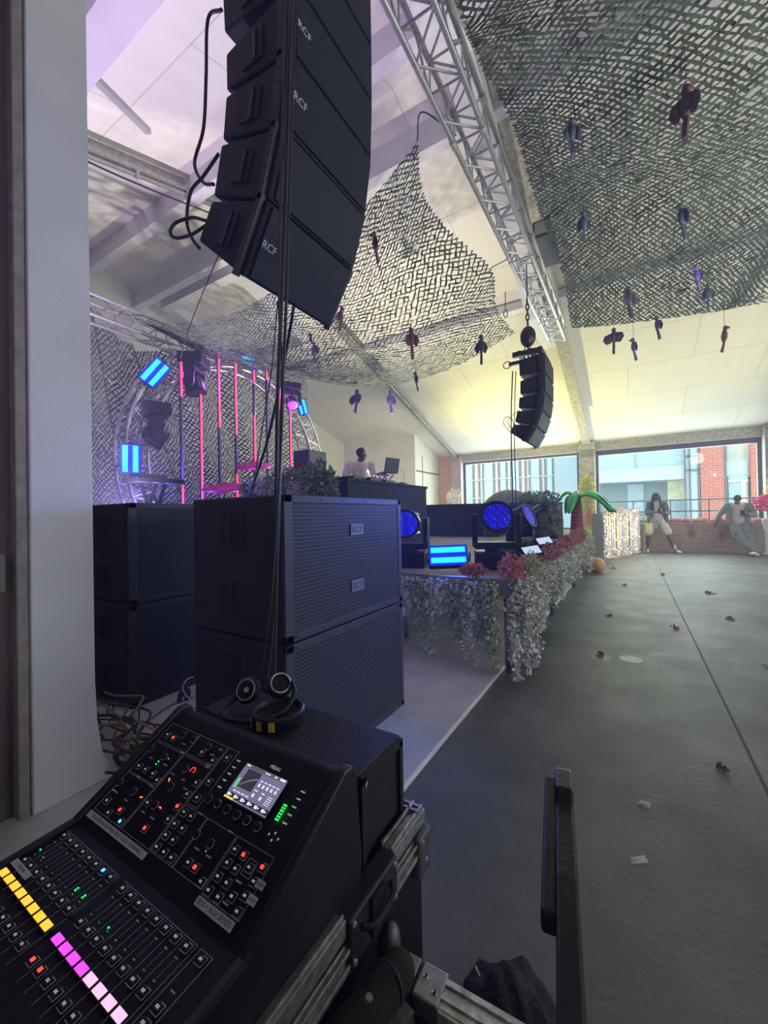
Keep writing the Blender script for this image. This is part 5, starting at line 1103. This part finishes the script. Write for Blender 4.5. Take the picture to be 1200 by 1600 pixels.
cable([at(302, 1058, Y=1.15), at(292, 1062, Y=1.12), at(286, 1075, Y=1.1), at(292, 1088, Y=1.1), at(304, 1094, Y=1.13)], .004, mat('pale grey cable', (.4, .4, .45), .5), 'thin pale cable curl beside the front subwoofer', 'floor_cable', n=6)

# ================================================================== MIXING DESK
UL, UR = -.905, -.425; B_ = V((0, .341, .638)); D1 = V((0, .208, .122)).normalized(); N1 = V((0, -.122, .208)).normalized(); D2 = V((0, .341, .02)).normalized(); N2 = V((0, -.02, .341)).normalized()
desk = thing('mixing_desk', 'black digital mixing desk with lit buttons and colour screen in an open flight case', 'mixing desk', (-.665, .3, .525)); DL = V(desk.location)
def pr(u, s, off=0, fr=False): return B_+V((UL+u, 0, 0))+(D2 if fr else D1)*s+(N2 if fr else N1)*off-DL
def plate(mb, u0, u1, s0, s1, h0, h1, fr=False):
    return mb.add([pr(u, s, h, fr) for h in (h0, h1) for u, s in ((u0, s0), (u1, s0), (u1, s1), (u0, s1))], [(0, 3, 2, 1), (4, 5, 6, 7), (0, 1, 5, 4), (1, 2, 6, 5), (2, 3, 7, 6), (3, 0, 4, 7)])
prf = [(-.02, .53), (-.02, .60), (.0, .616), (.341, .636), (.549, .758), (.566, .757), (.575, .745), (.588, .60), (.58, .53)]
rel(MB().prism([(a, b) for a, b in prf], UL+.012, UR-.012, 'X'), desk).build('chassis', CONS, desk, bevel=.004)
for x0, x1 in ((UL-.002, UL+.014), (UR-.014, UR+.004)):
    rel(MB().prism([(-.03, .525), (-.03, .612), (.0, .624), (.338, .645), (.547, .769), (.566, .768), (.578, .755), (.592, .60), (.585, .525)], x0, x1, 'X'), desk).build('side_cheek', mat('cheek plastic', (.014, .014, .020), .4, spec=.35), desk, bevel=.005)
pm = MB()
def outline(u0, u1, s0, s1, fr=False, w_=.0006):
    for a in ((u0, u1, s0, s0+w_), (u0, u1, s1-w_, s1), (u0, u0+w_, s0, s1), (u1-w_, u1, s0, s1)): plate(pm, *a, .0022, .0026, fr)
for q in ((.024, .123, .169, .209), (.124, .214, .169, .209), (.024, .121, .101, .166), (.024, .121, .028, .099), (.124, .214, .028, .166), (.2165, .246, .104, .209), (.2165, .279, .028, .101), (.281, .355, .028, .101), (.358, .44, .025, .1013), (.400, .419, .066, .087)): outline(*q)
def arc(u, s, rr, a0, a1, fr=False, w_=.0011, m_=None):
    mb = m_ or pm; n = 12; b = len(mb.v)
    for i in range(n+1):
        a = R(a0+(a1-a0)*i/n)
        mb.v += [pr(u+math.cos(a)*rr, s+math.sin(a)*rr, .0027, fr), pr(u+math.cos(a)*(rr-w_), s+math.sin(a)*(rr-w_), .0027, fr)]
        if i: mb.f.append((b+2*i-2, b+2*i, b+2*i+1, b+2*i-1))
knobs = [(.0801, .1964), (.1171, .1965), (.1663, .1958), (.0295, .149), (.0809, .1476), (.156, .1464), (.0287, .0783), (.0803, .0778), (.1556, .1118), (.1545, .0783), (.2554, .1245), (.2803, .1240), (.3061, .1239), (.3316, .1238), (.3562, .124), (.382, .1235), (.2816, .0757), (.3186, .0754)]
for u, s in knobs:
    MB().lathe(pr(u, s, .002), N1, [(0, .0055), (.009, .0050), (.010, .0042)], 16).build('knob', BLACKP, desk, smooth=2); arc(u, s, .0072, 0, 360)
btn = [(.0403, .1847, 0), (.0617, .1841, 'r'), (.1629, .1822, 0), (.2028, .1775, 0), (.0393, .1152, 0), (.063, .1155, 0), (.0903, .1152, 0), (.1127, .1101, 0), (.2048, .1353, 0), (.2298, .146, 0), (.0385, .0468, 0), (.0672, .0346, 0), (.0877, .0469, 'r'), (.1099, .0346, 'b'), (.2044, .1145, 0), (.2308, .1172, 0), (.1351, .0757, 0),
       (.204, .0933, 'r'), (.173, .0462, 'r'), (.2054, .0723, 0), (.2259, .072, 0), (.2268, .0914, 0), (.2468, .0913, 0), (.2476, .0724, 0), (.2253, .0544, 0), (.2461, .0544, 0), (.2253, .0365, 0), (.2461, .0365, 0), (.2671, .0365, 0), (.3203, .0434, 'r'), (.346, .0347, 0), (.303, .0434, 0),
       (.368, .0858, 0), (.3881, .0857, 'r'), (.3692, .0681, 0), (.3884, .0675, 0), (.4093, .0771, 0), (.43, .0852, 'r'), (.3681, .05, 0), (.3886, .0496, 0), (.4293, .0671, 0), (.3672, .0324, 0), (.3889, .0326, 0), (.4091, .0414, 0), (.4283, .0498, 0), (.4301, .0324, 0), (.2298, .1915, 0)]
ER, EB, EG, EO = emit_mat('red button glow', (1, .05, .03), 2.2), emit_mat('blue button glow', (.08, .45, 1), 2), emit_mat('green led', (.02, 1, .10), 2.5), emit_mat('orange led', (1, .35, .1), 2)
EW = mat('backlit print', (.55, .55, .6), .6, em=(.6, .6, .66), es=.35)
def button(u, s, lit, fr=False, rr=.0068):
    mb = MB(); plate(mb, u-.0055, u+.0055, s-.0045, s+.0045, .001, .0045, fr); mb.build('button', BLACKP, desk, bevel=.001)
    # printed surround: three sides of a rounded square
    for a in ((u-.0068, u+.0068, s-.0062, s-.0055), (u+.0061, u+.0068, s-.0062, s+.0058), (u-.002, u+.0068, s+.0053, s+.006)): plate(pm, *a, .0022, .0026, fr)
    if lit:
        mb = MB(); e = {'r': ER, 'b': EB, 'g': EG}[lit]
        for k in range(3): plate(mb, u-.003+k*.0022, u-.0015+k*.0022, s-.0026, s+.0026, .0046, .005, fr)
        plate(mb, u-.003, u+.003, s-.0005, s+.0005, .0046, .005, fr); mb.build('lit_legend', e, desk)
    else:
        for k in range(2): plate(em_, u-.0028+k*.003, u-.0008+k*.003, s-.0016, s+.0016, .0046, .0049, fr)
em_ = MB()
for u, s, l in btn: button(u, s, l)
for u, s in ((.2588, .1951), (.2590, .1826), (.2590, .1704), (.2590, .1586), (.259, .1462), (.4245, .1928), (.4243, .1809), (.4243, .1685), (.4243, .1564), (.4243, .1439)): plate(em_, u-.0045, u+.0045, s-.001, s+.001, .0022, .0028)
for u, s in ((.4085, .1225), (.4185, .1275), (.4285, .1225), (.4185, .1175)): plate(em_, u-.0012, u+.0012, s-.0016, s+.0016, .0022, .0028)
for u, s in ((.061, .100), (.115, .168), (.2, .168), (.11, .0985), (.2, .164), (.26, .101), (.34, .101), (.2, .2), (.05, .136), (.10, .137), (.04, .064), (.08, .062), (.135, .13), (.17, .13), (.19, .12), (.14, .062), (.17, .062), (.30, .062), (.33, .062), (.405, .058), (.405, .032), (.10, .182), (.19, .186)): plate(pm, u-.006, u+.006, s-.001, s+.001, .0022, .0026)
for u, s, m in ((.0759, .1366, EG), (.0758, .1310, EG), (.1367, .1213, EO), (.1395, .1185, EO), (.1099, .0776, EO), (.106, .0765, ER), (.094, .1485, EW), (.0945, .1475, EW), (.166, .0795, ER), (.17, .0795, EO), (.0295, .064, EW), (.3186, .0655, EW)): MB().lathe(pr(u, s, .002), N1, [(0, .0014), (.001, .001)], 8).build('led', m, desk)
for k in range(8): a = R(-20+32*k); MB().lathe(pr(.174+math.cos(a)*.0055, .1495+math.sin(a)*.0055, .002), N1, [(0, .001), (.001, .0008)], 6).build('led', ER, desk)
for k in range(6):
    for q in range(2): MB().lathe(pr(.4045+q*.0045, .1434+k*.0044, .002), N1, [(0, .0016), (.001, .0012)], 8).build('led', EG, desk)
# screen
mb = MB(); plate(mb, .277, .389, .134, .2015, .001, .0025); scr = mb.build('screen', mat('screen bezel', (.005, .005, .008), .25), desk)
def sp_(n, u0, u1, s0, s1, m, h=.0026): mb = MB(); plate(mb, .281+(.3855-.281)*u0, .281+(.3855-.281)*u1, .1375+.061*s0, .1375+.061*s1, h, h+.0003); return mb.build(n, m, scr)
sp_('display_image', 0, 1, 0, 1, emit_mat('screen lavender', (.18, .17, .30), .9))
sp_('graph', .12, .45, .36, .88, emit_mat('graph dark', (.035, .035, .05), .9), .0029)
mb = MB()
for k in range(10): a = .14+.03*k; plate(mb, .281+.1045*a, .281+.1045*(a+.031), .1375+.061*(.42+.044*k-.0015*k*k), .1375+.061*(.435+.044*k-.0015*k*k), .0032, .0034)
mb.build('graph_curve', emit_mat('pale line', (.5, .5, .5), 1), scr)
sp_('header_strip', 0, 1, .90, 1, emit_mat('header', (.10, .10, .12), .9), .0029); sp_('meter_bar', .05, .09, .30, .58, emit_mat('meter green', (.15, .8, .2), 1), .0029)
sp_('tab_strip', 0, 1, .04, .17, emit_mat('tab dark', (.02, .02, .04), 1), .0029); sp_('active_tab', 0, .22, 0, .05, emit_mat('tab orange', (1, .6, .1), 1), .0032)
mb = MB(); WHT = emit_mat('screen white', (.8, .8, .9), 1)
def wm(u0, u1, s0, s1): plate(mb, .281+.1045*u0, .281+.1045*u1, .1375+.061*s0, .1375+.061*s1, .0032, .0034)
for k in range(5): wm(.50+.095*k, .565+.095*k, .70, .73); wm(.51+.095*k, .55+.095*k, .56, .65)
for k in range(2): wm(.50+.17*k, .57+.17*k, .44, .47); wm(.51+.17*k, .555+.17*k, .28, .37)
for k in range(6): wm(.03+.165*k, .09+.165*k, .07, .15); wm(.10+.165*k, .13+.165*k, .09, .13)
for k in range(4): wm(.10+.10*k, .17+.10*k, .22, .25)
for k in range(5): wm(.82, .93, .24+.05*k, .255+.05*k)
wm(.03, .12, .93, .97); wm(.5, .62, .93, .96); wm(.72, .78, .93, .97); wm(.85, .97, .92, .98)
mb.build('screen_legends', WHT, scr)['kind'] = 'stuff'
text('logo', 'MIDAS', .0085, EW, desk, pr(.345, .2085, .0022), (1, 0, 0), D1, .0002)
# front panel channel strips
SU = [.0313+.0236*i for i in range(8)]+[.2335+.0232*i for i in range(8)]
ORG, MGT, LPK = emit_mat('orange backlight', (1, .46, .04), 1.5), emit_mat('magenta backlight', (.90, .06, 1), 1.5), emit_mat('pale pink backlight', (.86, .50, .74), 1.2)
for i, u in enumerate(SU):
    button(u, -.0268, 'b' if i == 6 else 0, True); button(u, -.0816, 0, True)
    button(u, -.135, 'r' if i in (8, 9) else 0, True)
    mb = MB(); plate(mb, u-.0098, u+.0098, -.1140, -.1025, .001, .0042, True); b_ = mb.build('select_button', mat('button rim', (.02, .02, .02), .4), desk)
    mb = MB(); plate(mb, u-.0091, u+.0091, -.1134, -.1031, .0043, .0056, True); mb.build('backlit_cap', ORG if i < 8 else MGT if i < 12 else LPK, b_, bevel=.0008)
    for k in range(9): plate(pm, u-.0006+.0006*0, u+.0008, -.044-.0025*k-.0007, -.044-.0025*k, .0022, .0026, True)
    plate(pm, u-.003, u+.003, -.0415, -.0400, .0022, .0026, True); plate(pm, u-.002, u+.002, -.0695, -.068, .0022, .0026, True)
    plate(pm, u+.0113, u+.0117, -.155 if i > 3 else -.12, -.0185, .0022, .0024, True)
    mb = MB(); plate(mb, u-.0012, u+.0012, -.27, -.165, .0018, .0026, True); mb.build('fader_slot', HREC, desk)
    mb = MB(); plate(mb, u-.0055, u+.0055, -.262, -.240, .004, .016, True); mb.build('fader_cap', BLACKP, desk, bevel=.002)
for u in (SU[0], SU[8]): plate(pm, u-.0117, u+.0232*7+.0117, -.0185, -.0180, .0022, .0026, True)
for a in ((.415, .4155, -.29, -.018), (.4385, .439, -.29, -.018), (.415, .439, -.0185, -.018)): plate(pm, *a, .0022, .0026, True)
for s in (-.0268, -.0816, -.098): button(.4268, s, 0, True)
plate(pm, .423, .431, -.0645, -.063, .0022, .0026, True)
for i, s, m in ((0, -.060, EG), (1, -.064, EW), (6, -.060, EG), (6, -.0635, EG), (7, -.060, EG), (7, -.0635, EG), (10, -.0655, EG)): MB().lathe(pr(SU[i]-.004, s, .002, True), N2, [(0, .0014), (.001, .001)], 8).build('led', m, desk)
pm.build('printed_lines', PRINT, desk, recalc=False)['kind'] = 'stuff'
em_.build('backlit_legends', EW, desk, recalc=False)['kind'] = 'stuff'
def sticker(u0, u1, s0, s1, body_, size, fr=False, sx=1, lab=None):
    mb = MB(); plate(mb, u0, u1, s0, s1, .0062 if fr else .0052, .0068 if fr else .0058, fr); o = mb.build('label_tape', LABEL, desk)
    if body_: text('handwriting', body_, size, INK, o, pr((u0+u1)/2, (s0+s1)/2, .0070 if fr else .0060, fr), (1, 0, 0), D2 if fr else D1, .0001, sx=sx)
    return o
sticker(.0240, .2195, .0138, .0245, 'TALKS ARE IN ROUTING. MUST SELECT CHANNELS', .0072, sx=1.02)
sticker(.3590, .4386, .0118, .0230, 'BUS + AUX SENDS', .0088)
sticker(.4352, .4512, .0629, .0729, 'AUX', .0058); sticker(.4358, .4520, .0448, .0552, 'AUX', .0058)
sticker(.0200, .0822, -.0975, -.0876, 'SOLO IN', .0062, True)

# ---- black box behind the desk, standing in the case
t = thing('monitor_box', 'plain black wooden speaker box standing behind the mixing desk in the flight case', 'speaker box', (-.70, .69, .527)); L = V(t.location)
BX = mat('scuffed black wood', (.014, .015, .02), .55, var=.4, vs=30, bump=.2, bs=200, spec=.3)
rel(MB().prism([(.608, .527), (.608, .72), (.77, .72), (.77, .527)], -.94, -.442, 'X'), t).build('cabinet', BX, t, bevel=.003)
rel(MB().box(-.443, -.434, .612, .625, .53, .712), t).build('side_frame', BX, t); rel(MB().box(-.443, -.434, .755, .768, .53, .712), t).build('side_frame', BX, t); rel(MB().box(-.443, -.434, .612, .768, .70, .716), t).build('side_frame', BX, t)
rel(MB().prism([(.63, .698), (.643, .698), (.63, .676)], -.4415, -.4395, 'X'), t).build('torn_sticker', LABEL, t)
# ---- flight case tray
t = thing('flight_case', 'large open flight case with aluminium rim holding the mixing desk', 'flight case', (-.72, .32, 0)); L = V(t.location)
FC = mat('black laminate', (.006, .006, .009), .5, spec=.25); x0, x1, y0, y1 = -1.0, -.400, -.15, .80; zt2 = .565
for n_, a in (('side_wall', (x1-.028, x1-.012, y0, y1, .06, zt2-.015)), ('side_wall', (x0+.014, x0+.03, y0, y1, .06, zt2-.015)), ('end_wall', (x0+.02, x1-.02, y1-.026, y1-.012, .06, zt2-.015)), ('end_wall', (x0+.02, x1-.02, y0+.012, y0+.028, .06, zt2-.015)), ('bottom_panel', (x0+.02, x1-.02, y0+.02, y1-.02, .06, .08)), ('desk_shelf', (x0+.03, x1-.03, y0+.03, y1-.028, .505, .524))):
    rel(MB().box(*a), t).build(n_, FC, t)
def rail(y_a, y_b):
    return MB().box(x1-.030, x1-.024, y_a, y_b, zt2-.02, zt2).box(x1-.024, x1-.010, y_a, y_b, zt2-.02, zt2-.008).box(x1-.010, x1-.005, y_a, y_b, zt2-.03, zt2-.002).box(x1-.006, x1, y_a, y_b, zt2-.036, zt2-.008)
rel(rail(y0, .515), t).build('top_rail', WALU, t, bevel=.001); rel(rail(.665, y1), t).build('top_rail', WALU, t, bevel=.001)
rel(MB().box(x1-.012, x1-.002, y0, y1, zt2-.088, zt2-.048).box(x1-.004, x1+.006, y0, y1, zt2-.060, zt2-.052).box(x1-.004, x1+.006, y0, y1, zt2-.086, zt2-.076), t).build('lower_rail', WALU, t, bevel=.001)
rel(MB().box(x0, x1-.004, y1-.028, y1-.022, zt2-.02, zt2).box(x0, x1-.004, y1-.010, y1-.004, zt2-.02, zt2-.003), t).build('end_rail', WALU, t)
lt = rel(MB().box(x1-.030, x1+.008, .515, .665, zt2-.09, zt2-.008), t).build('latch', mat('black latch plate', (.05, .05, .06), .35, .6), t, bevel=.004)
rel(MB().tube(spline([(x1+.010, .545, zt2-.04), (x1+.022, .565, zt2-.045), (x1+.022, .62, zt2-.045), (x1+.010, .64, zt2-.04)], 5), .005).box(x1+.004, x1+.014, .57, .61, zt2-.08, zt2-.015), t).build('latch_handle', BLACKM, lt)
RIV = mat('rivet', (.5, .5, .52), .3, .8)
for y, z in ((.525, zt2-.02), (.525, zt2-.08), (.655, zt2-.02), (.655, zt2-.08)): rel(MB().lathe((x1+.008, y, z), (1, 0, 0), [(0, .005), (.003, .0035)], 10), t).build('rivet', RIV, lt)
cn = rel(MB().box(x1-.02, x1+.012, y1-.05, y1+.006, zt2-.13, zt2-.04), t).build('corner_plate', mat('dull corner metal', (.10, .10, .12), .45, .6), t, bevel=.008)
for y, z in ((.765, zt2-.055), (.78, zt2-.10)): rel(MB().lathe((x1+.012, y, z), (1, 0, 0), [(0, .005), (.003, .0035)], 10), t).build('rivet', RIV, cn)
for y in (.05, .2, .36, .48, .70): rel(MB().lathe((x1-.002, y, zt2-.068), (1, 0, 0), [(0, .0045), (.005, .003)], 8), t).build('rivet', RIV, t)
for x in (x0+.1, x1-.1):
    for y in (y0+.1, y1-.1): rel(MB().lathe((x-.015, y, .03), (1, 0, 0), [(0, .03), (.03, .03)], 18).box(x-.02, x+.02, y-.02, y+.02, .05, .065), t).build('caster', BLACKM, t)
# ---- second, smaller case
t = thing('flight_case', 'smaller worn flight case with bright riveted aluminium edges, its corner at the bottom centre', 'flight case', (-.372, .640, 0), rz=R(2)); L = V((0, 0, 0))
W, D_, H = .56, .5, .41
def lb(a, b, c_, d_, e, f): return MB().box(a, b, -d_, -c_, e, f)
lb(.03, W-.03, .03, D_, .05, H-.03).build('body', FC, t)
mb = MB()
for k in range(4): mb.box(.085, W-.06, -.012-.011*k, -.003-.011*k, H-.034, H-(.004 if k % 2 else .0))
mb.box(.085, W-.06, -.05, -.0, H-.034, H-.006); mb.build('front_edge_rail', mat('bright worn aluminium', (.62, .60, .54), .45, .6, var=.4, vs=70), t)
MB().bar((.018, -.06, H-.02), (-.055, -D_, H-.02), .032, .034).build('side_edge_rail', WALU, t, bevel=.004)
k1 = MB().box(.0, .04, -.052, .003, H-.04, H+.003).build('corner_plate', mat('corner steel', (.34, .34, .34), .4, .8, var=.2, vs=50), t, bevel=.003); k2 = MB().box(.044, .09, -.052, .003, H-.04, H+.003).build('corner_plate', mat('corner steel', (.34, .34, .34), .4, .8), t, bevel=.003)
for k, (x, y) in enumerate(((.01, -.012), (.028, -.03), (.056, -.02), (.078, -.036))): MB().lathe((x, y, H+.002), (0, 0, 1), [(0, .0055), (.003, .004), (.001, .002)], 12).build('rivet', RIV, k1 if k < 2 else k2)
MB().obox((.03, -.11, H-.02), (.3, 1, 0), (1, -.3, 0), (0, 0, 1), .05, .012, .012).build('lid_stay', WALU, t)
MB().ell((-.03, .01, H-.01), .020, .024, .035, 14, 10).build('corner_ball', mat('dull corner metal', (.10, .10, .12), .45, .6), t, smooth=True)
MB().box(.06, .08, -.4, -.38, .03, .05).box(.45, .47, -.4, -.38, .0, .05).build('foot', BLACKM, t); MB().box(.02, W-.04, -D_+.02, -.02, 0, .05).build('base_pad', BLACKP, t)
# padded pouch over its corner
PD = mat('black padded fabric', (.012, .012, .016), .8, bump=.9, bs=400)
t = thing('padded_pouch', 'black padded fabric pouch slumped over the corner of the smaller flight case', 'pouch', at(608, 1545, Z=.445))
MB().cap((.0, .03, 0), .028, (-.03, -.10, -.015), .035, 18).build('pad', PD, t, smooth=True)
MB().tube([V((-.008, .0, .0))+V((math.cos(R(a))*.0315, math.sin(R(a))*.008, math.sin(R(a))*.0315)) for a in range(-20, 200, 15)], .002, 6).build('seam', DGREY, t); MB().lathe((-.005, -.05, .033), (0, 0, 1), [(0, .006), (.003, .005)], 12).build('stud', RIV, t)
# crumpled black cloth on the floor
p = at(795, 1610, Z=.10); mb = MB(); mb.ell((0, 0, 0), .105, .10, .085, 40, 28)
for v in mb.v:
    k = 1+.10*math.sin(v.x*55+v.z*30)+.08*math.sin(v.y*47-v.z*61)+.05*math.sin(v.x*120+v.y*90); v.x *= k; v.y *= k; v.z = v.z*k+.08; v.z = max(.001, v.z)
o = mb.build('crumpled_jacket', mat('black fleece', (.010, .010, .016), .9, bump=1, bs=120), None, smooth=True); o.location = (p.x, p.y+.03, 0); tag(o, 'crumpled black fleece jacket on the floor behind the smaller flight case', 'jacket')
tag(MB().add([(0, 0, 0), (.03, .0, 0), (.008, .0, .035), (0, .006, 0), (.03, .006, 0), (.008, .006, .035)], [(0, 1, 2), (3, 5, 4), (0, 3, 4, 1), (1, 4, 5, 2), (2, 5, 3, 0)]).build('paper_tag', mat('dirty white tag', (.5, .48, .42), .8), None), 'small off-white triangular tag sticking up at the edge of the crumpled jacket', 'tag').location = at(738, 1532, Z=.10)
# ---- black hub with hazard tape and headphones on the box
t = thing('cable_drum', 'round black tub with yellow hazard tape patches on top of the black speaker box', 'tub', (-.722, .680, .72)); 
MB().lathe((0, 0, 0), (0, 0, 1), [(0, .060), (.006, .063), (.027, .063), (.031, .059), (.031, .054), (.020, .050)], 40).build('tub', BLACKP, t, smooth=2)
HZ = mat('hazard yellow tape', (.60, .45, .04), .6, var=.15, vs=60)
for a in (-112, -84, -56):
    mb = MB(); b = 0
    for i in range(5):
        th = R(a-6.5+13*i/4); mb.v += [V((math.cos(th)*.0638, math.sin(th)*.0638, .006)), V((math.cos(th)*.0638, math.sin(th)*.0638, .027))]
        if i: mb.f.append((2*i-2, 2*i, 2*i+1, 2*i-1))
    mb.build('tape_patch', HZ, t)
t = thing('headphones', 'black studio headphones lying across the round black tub', 'headphones', at(405, 1095, Y=.68)); L = V(t.location)
c1 = at(385, 1078, Y=.67)-L; c2 = at(438, 1068, Y=.715)-L
for c_, ax in ((c1, V((.25, -.8, .45))), (c2, V((.55, -.35, .6)))):
    u_ = MB().lathe(c_, ax, [(-.026, .024), (-.016, .030), (-.004, .032), (.003, .028), (.005, .021), (.0, .018)], 28).build('ear_cup', BLACKP, t, smooth=2)
    MB().tube([c_+ax.normalized()*.004+(ax.orthogonal().normalized()*math.cos(R(a))+ax.cross(ax.orthogonal()).normalized()*math.sin(R(a)))*.0235 for a in range(0, 360, 15)], .0022, 6, closed=True).build('cup_ring', mat('satin ring', (.35, .35, .4), .3, .6), u_)
MB().lathe(c1, (.25, -.8, .45), [(.0, .007), (.003, .006)], 12).build('driver_cap', mat('grey cap', (.35, .35, .4), .5), t)
MB().tube(spline([c2+V((.02, .02, .0)), c2+V((.045, .0, -.02)), c2+V((.045, -.04, -.045)), c2+V((.01, -.085, -.055)), c1+V((.0, -.06, -.045)), c1+V((-.035, -.03, -.04)), c1+V((-.03, .01, -.01))], 6), .006, 8).build('headband', BLACKP, t, smooth=True)
cable([c1+L+V((-.03, .02, -.02)), at(350, 1110, Z=.73), at(338, 1116, Z=.725), at(322, 1108, Z=.725), at(305, 1106, Z=.725)], .003, CABLE, 'thin black headphone lead trailing left over the speaker box', 'headphone_lead', n=6)
# ---- chair seen edge-on
az = R(-31.53)+0; dv = V(at(869, 900, Y=1.0)-CAM); dv.z = 0; dv.normalize(); sv = dv.cross(V((0, 0, 1)))
t = thing('folding_chair', 'black plastic chair seen edge-on from its back, right of the flight cases', 'chair', dv*.40); L = V(t.location)
PC_ = mat('black chair plastic', (.012, .013, .02), .38, spec=.4, bump=.1, bs=150)
def cp_(d_, s_, z): return dv*d_+sv*s_+V((0, 0, z))-L
def extr(poly, s0, s1): # poly in (distance, z)
    n = len(poly); return MB().add([cp_(d_, s0, z) for d_, z in poly]+[cp_(d_, s1, z) for d_, z in poly], [tuple(range(n))[::-1], tuple(range(n, 2*n))]+[(i, (i+1) % n, (i+1) % n+n, i+n) for i in range(n)])
extr([(.55, .40), (.55, .882), (.535, .888), (.50, .888), (.49, .875), (.40, .872), (.36, .868), (.30, .86), (.18, .84), (.15, .80), (.15, .40)], -.006, .013).build('backrest', PC_, t, bevel=.003)
extr([(.535, .862), (.535, .878), (.43, .871), (.365, .866), (.36, .85)], -.018, -.004).build('back_pad', PC_, t, bevel=.003)
extr([(.545, .38), (.545, .42), (.15, .42), (.15, .38)], .0, .36).build('seat', PC_, t, bevel=.004)
for d_ in (.535, .165):
    for s_ in (.005, .34): MB().tube([cp_(d_, s_, 0), cp_(d_, s_, .38)], .012, 10).build('leg', PC_, t)
# ================================================================== HAZE
hz = MB().box(-9.35, 8.75, -5.9, 14.25, .0, 5.9).build('haze', mat('stage haze', (1, 1, 1)), None); hm = bpy.data.materials.new('haze volume'); hm.use_nodes = True; nt = hm.node_tree; nt.nodes.clear()
o_ = nt.nodes.new('ShaderNodeOutputMaterial'); v_ = nt.nodes.new('ShaderNodeVolumeScatter'); v_.inputs['Density'].default_value = .018; v_.inputs['Color'].default_value = (.60, .62, 1, 1); v_.inputs['Anisotropy'].default_value = .2
nt.links.new(v_.outputs[0], o_.inputs['Volume']); hz.data.materials.clear(); hz.data.materials.append(hm); hz['kind'] = 'stuff'; hz['label'] = 'thin bluish stage haze filling the hall'; hz['category'] = 'haze'
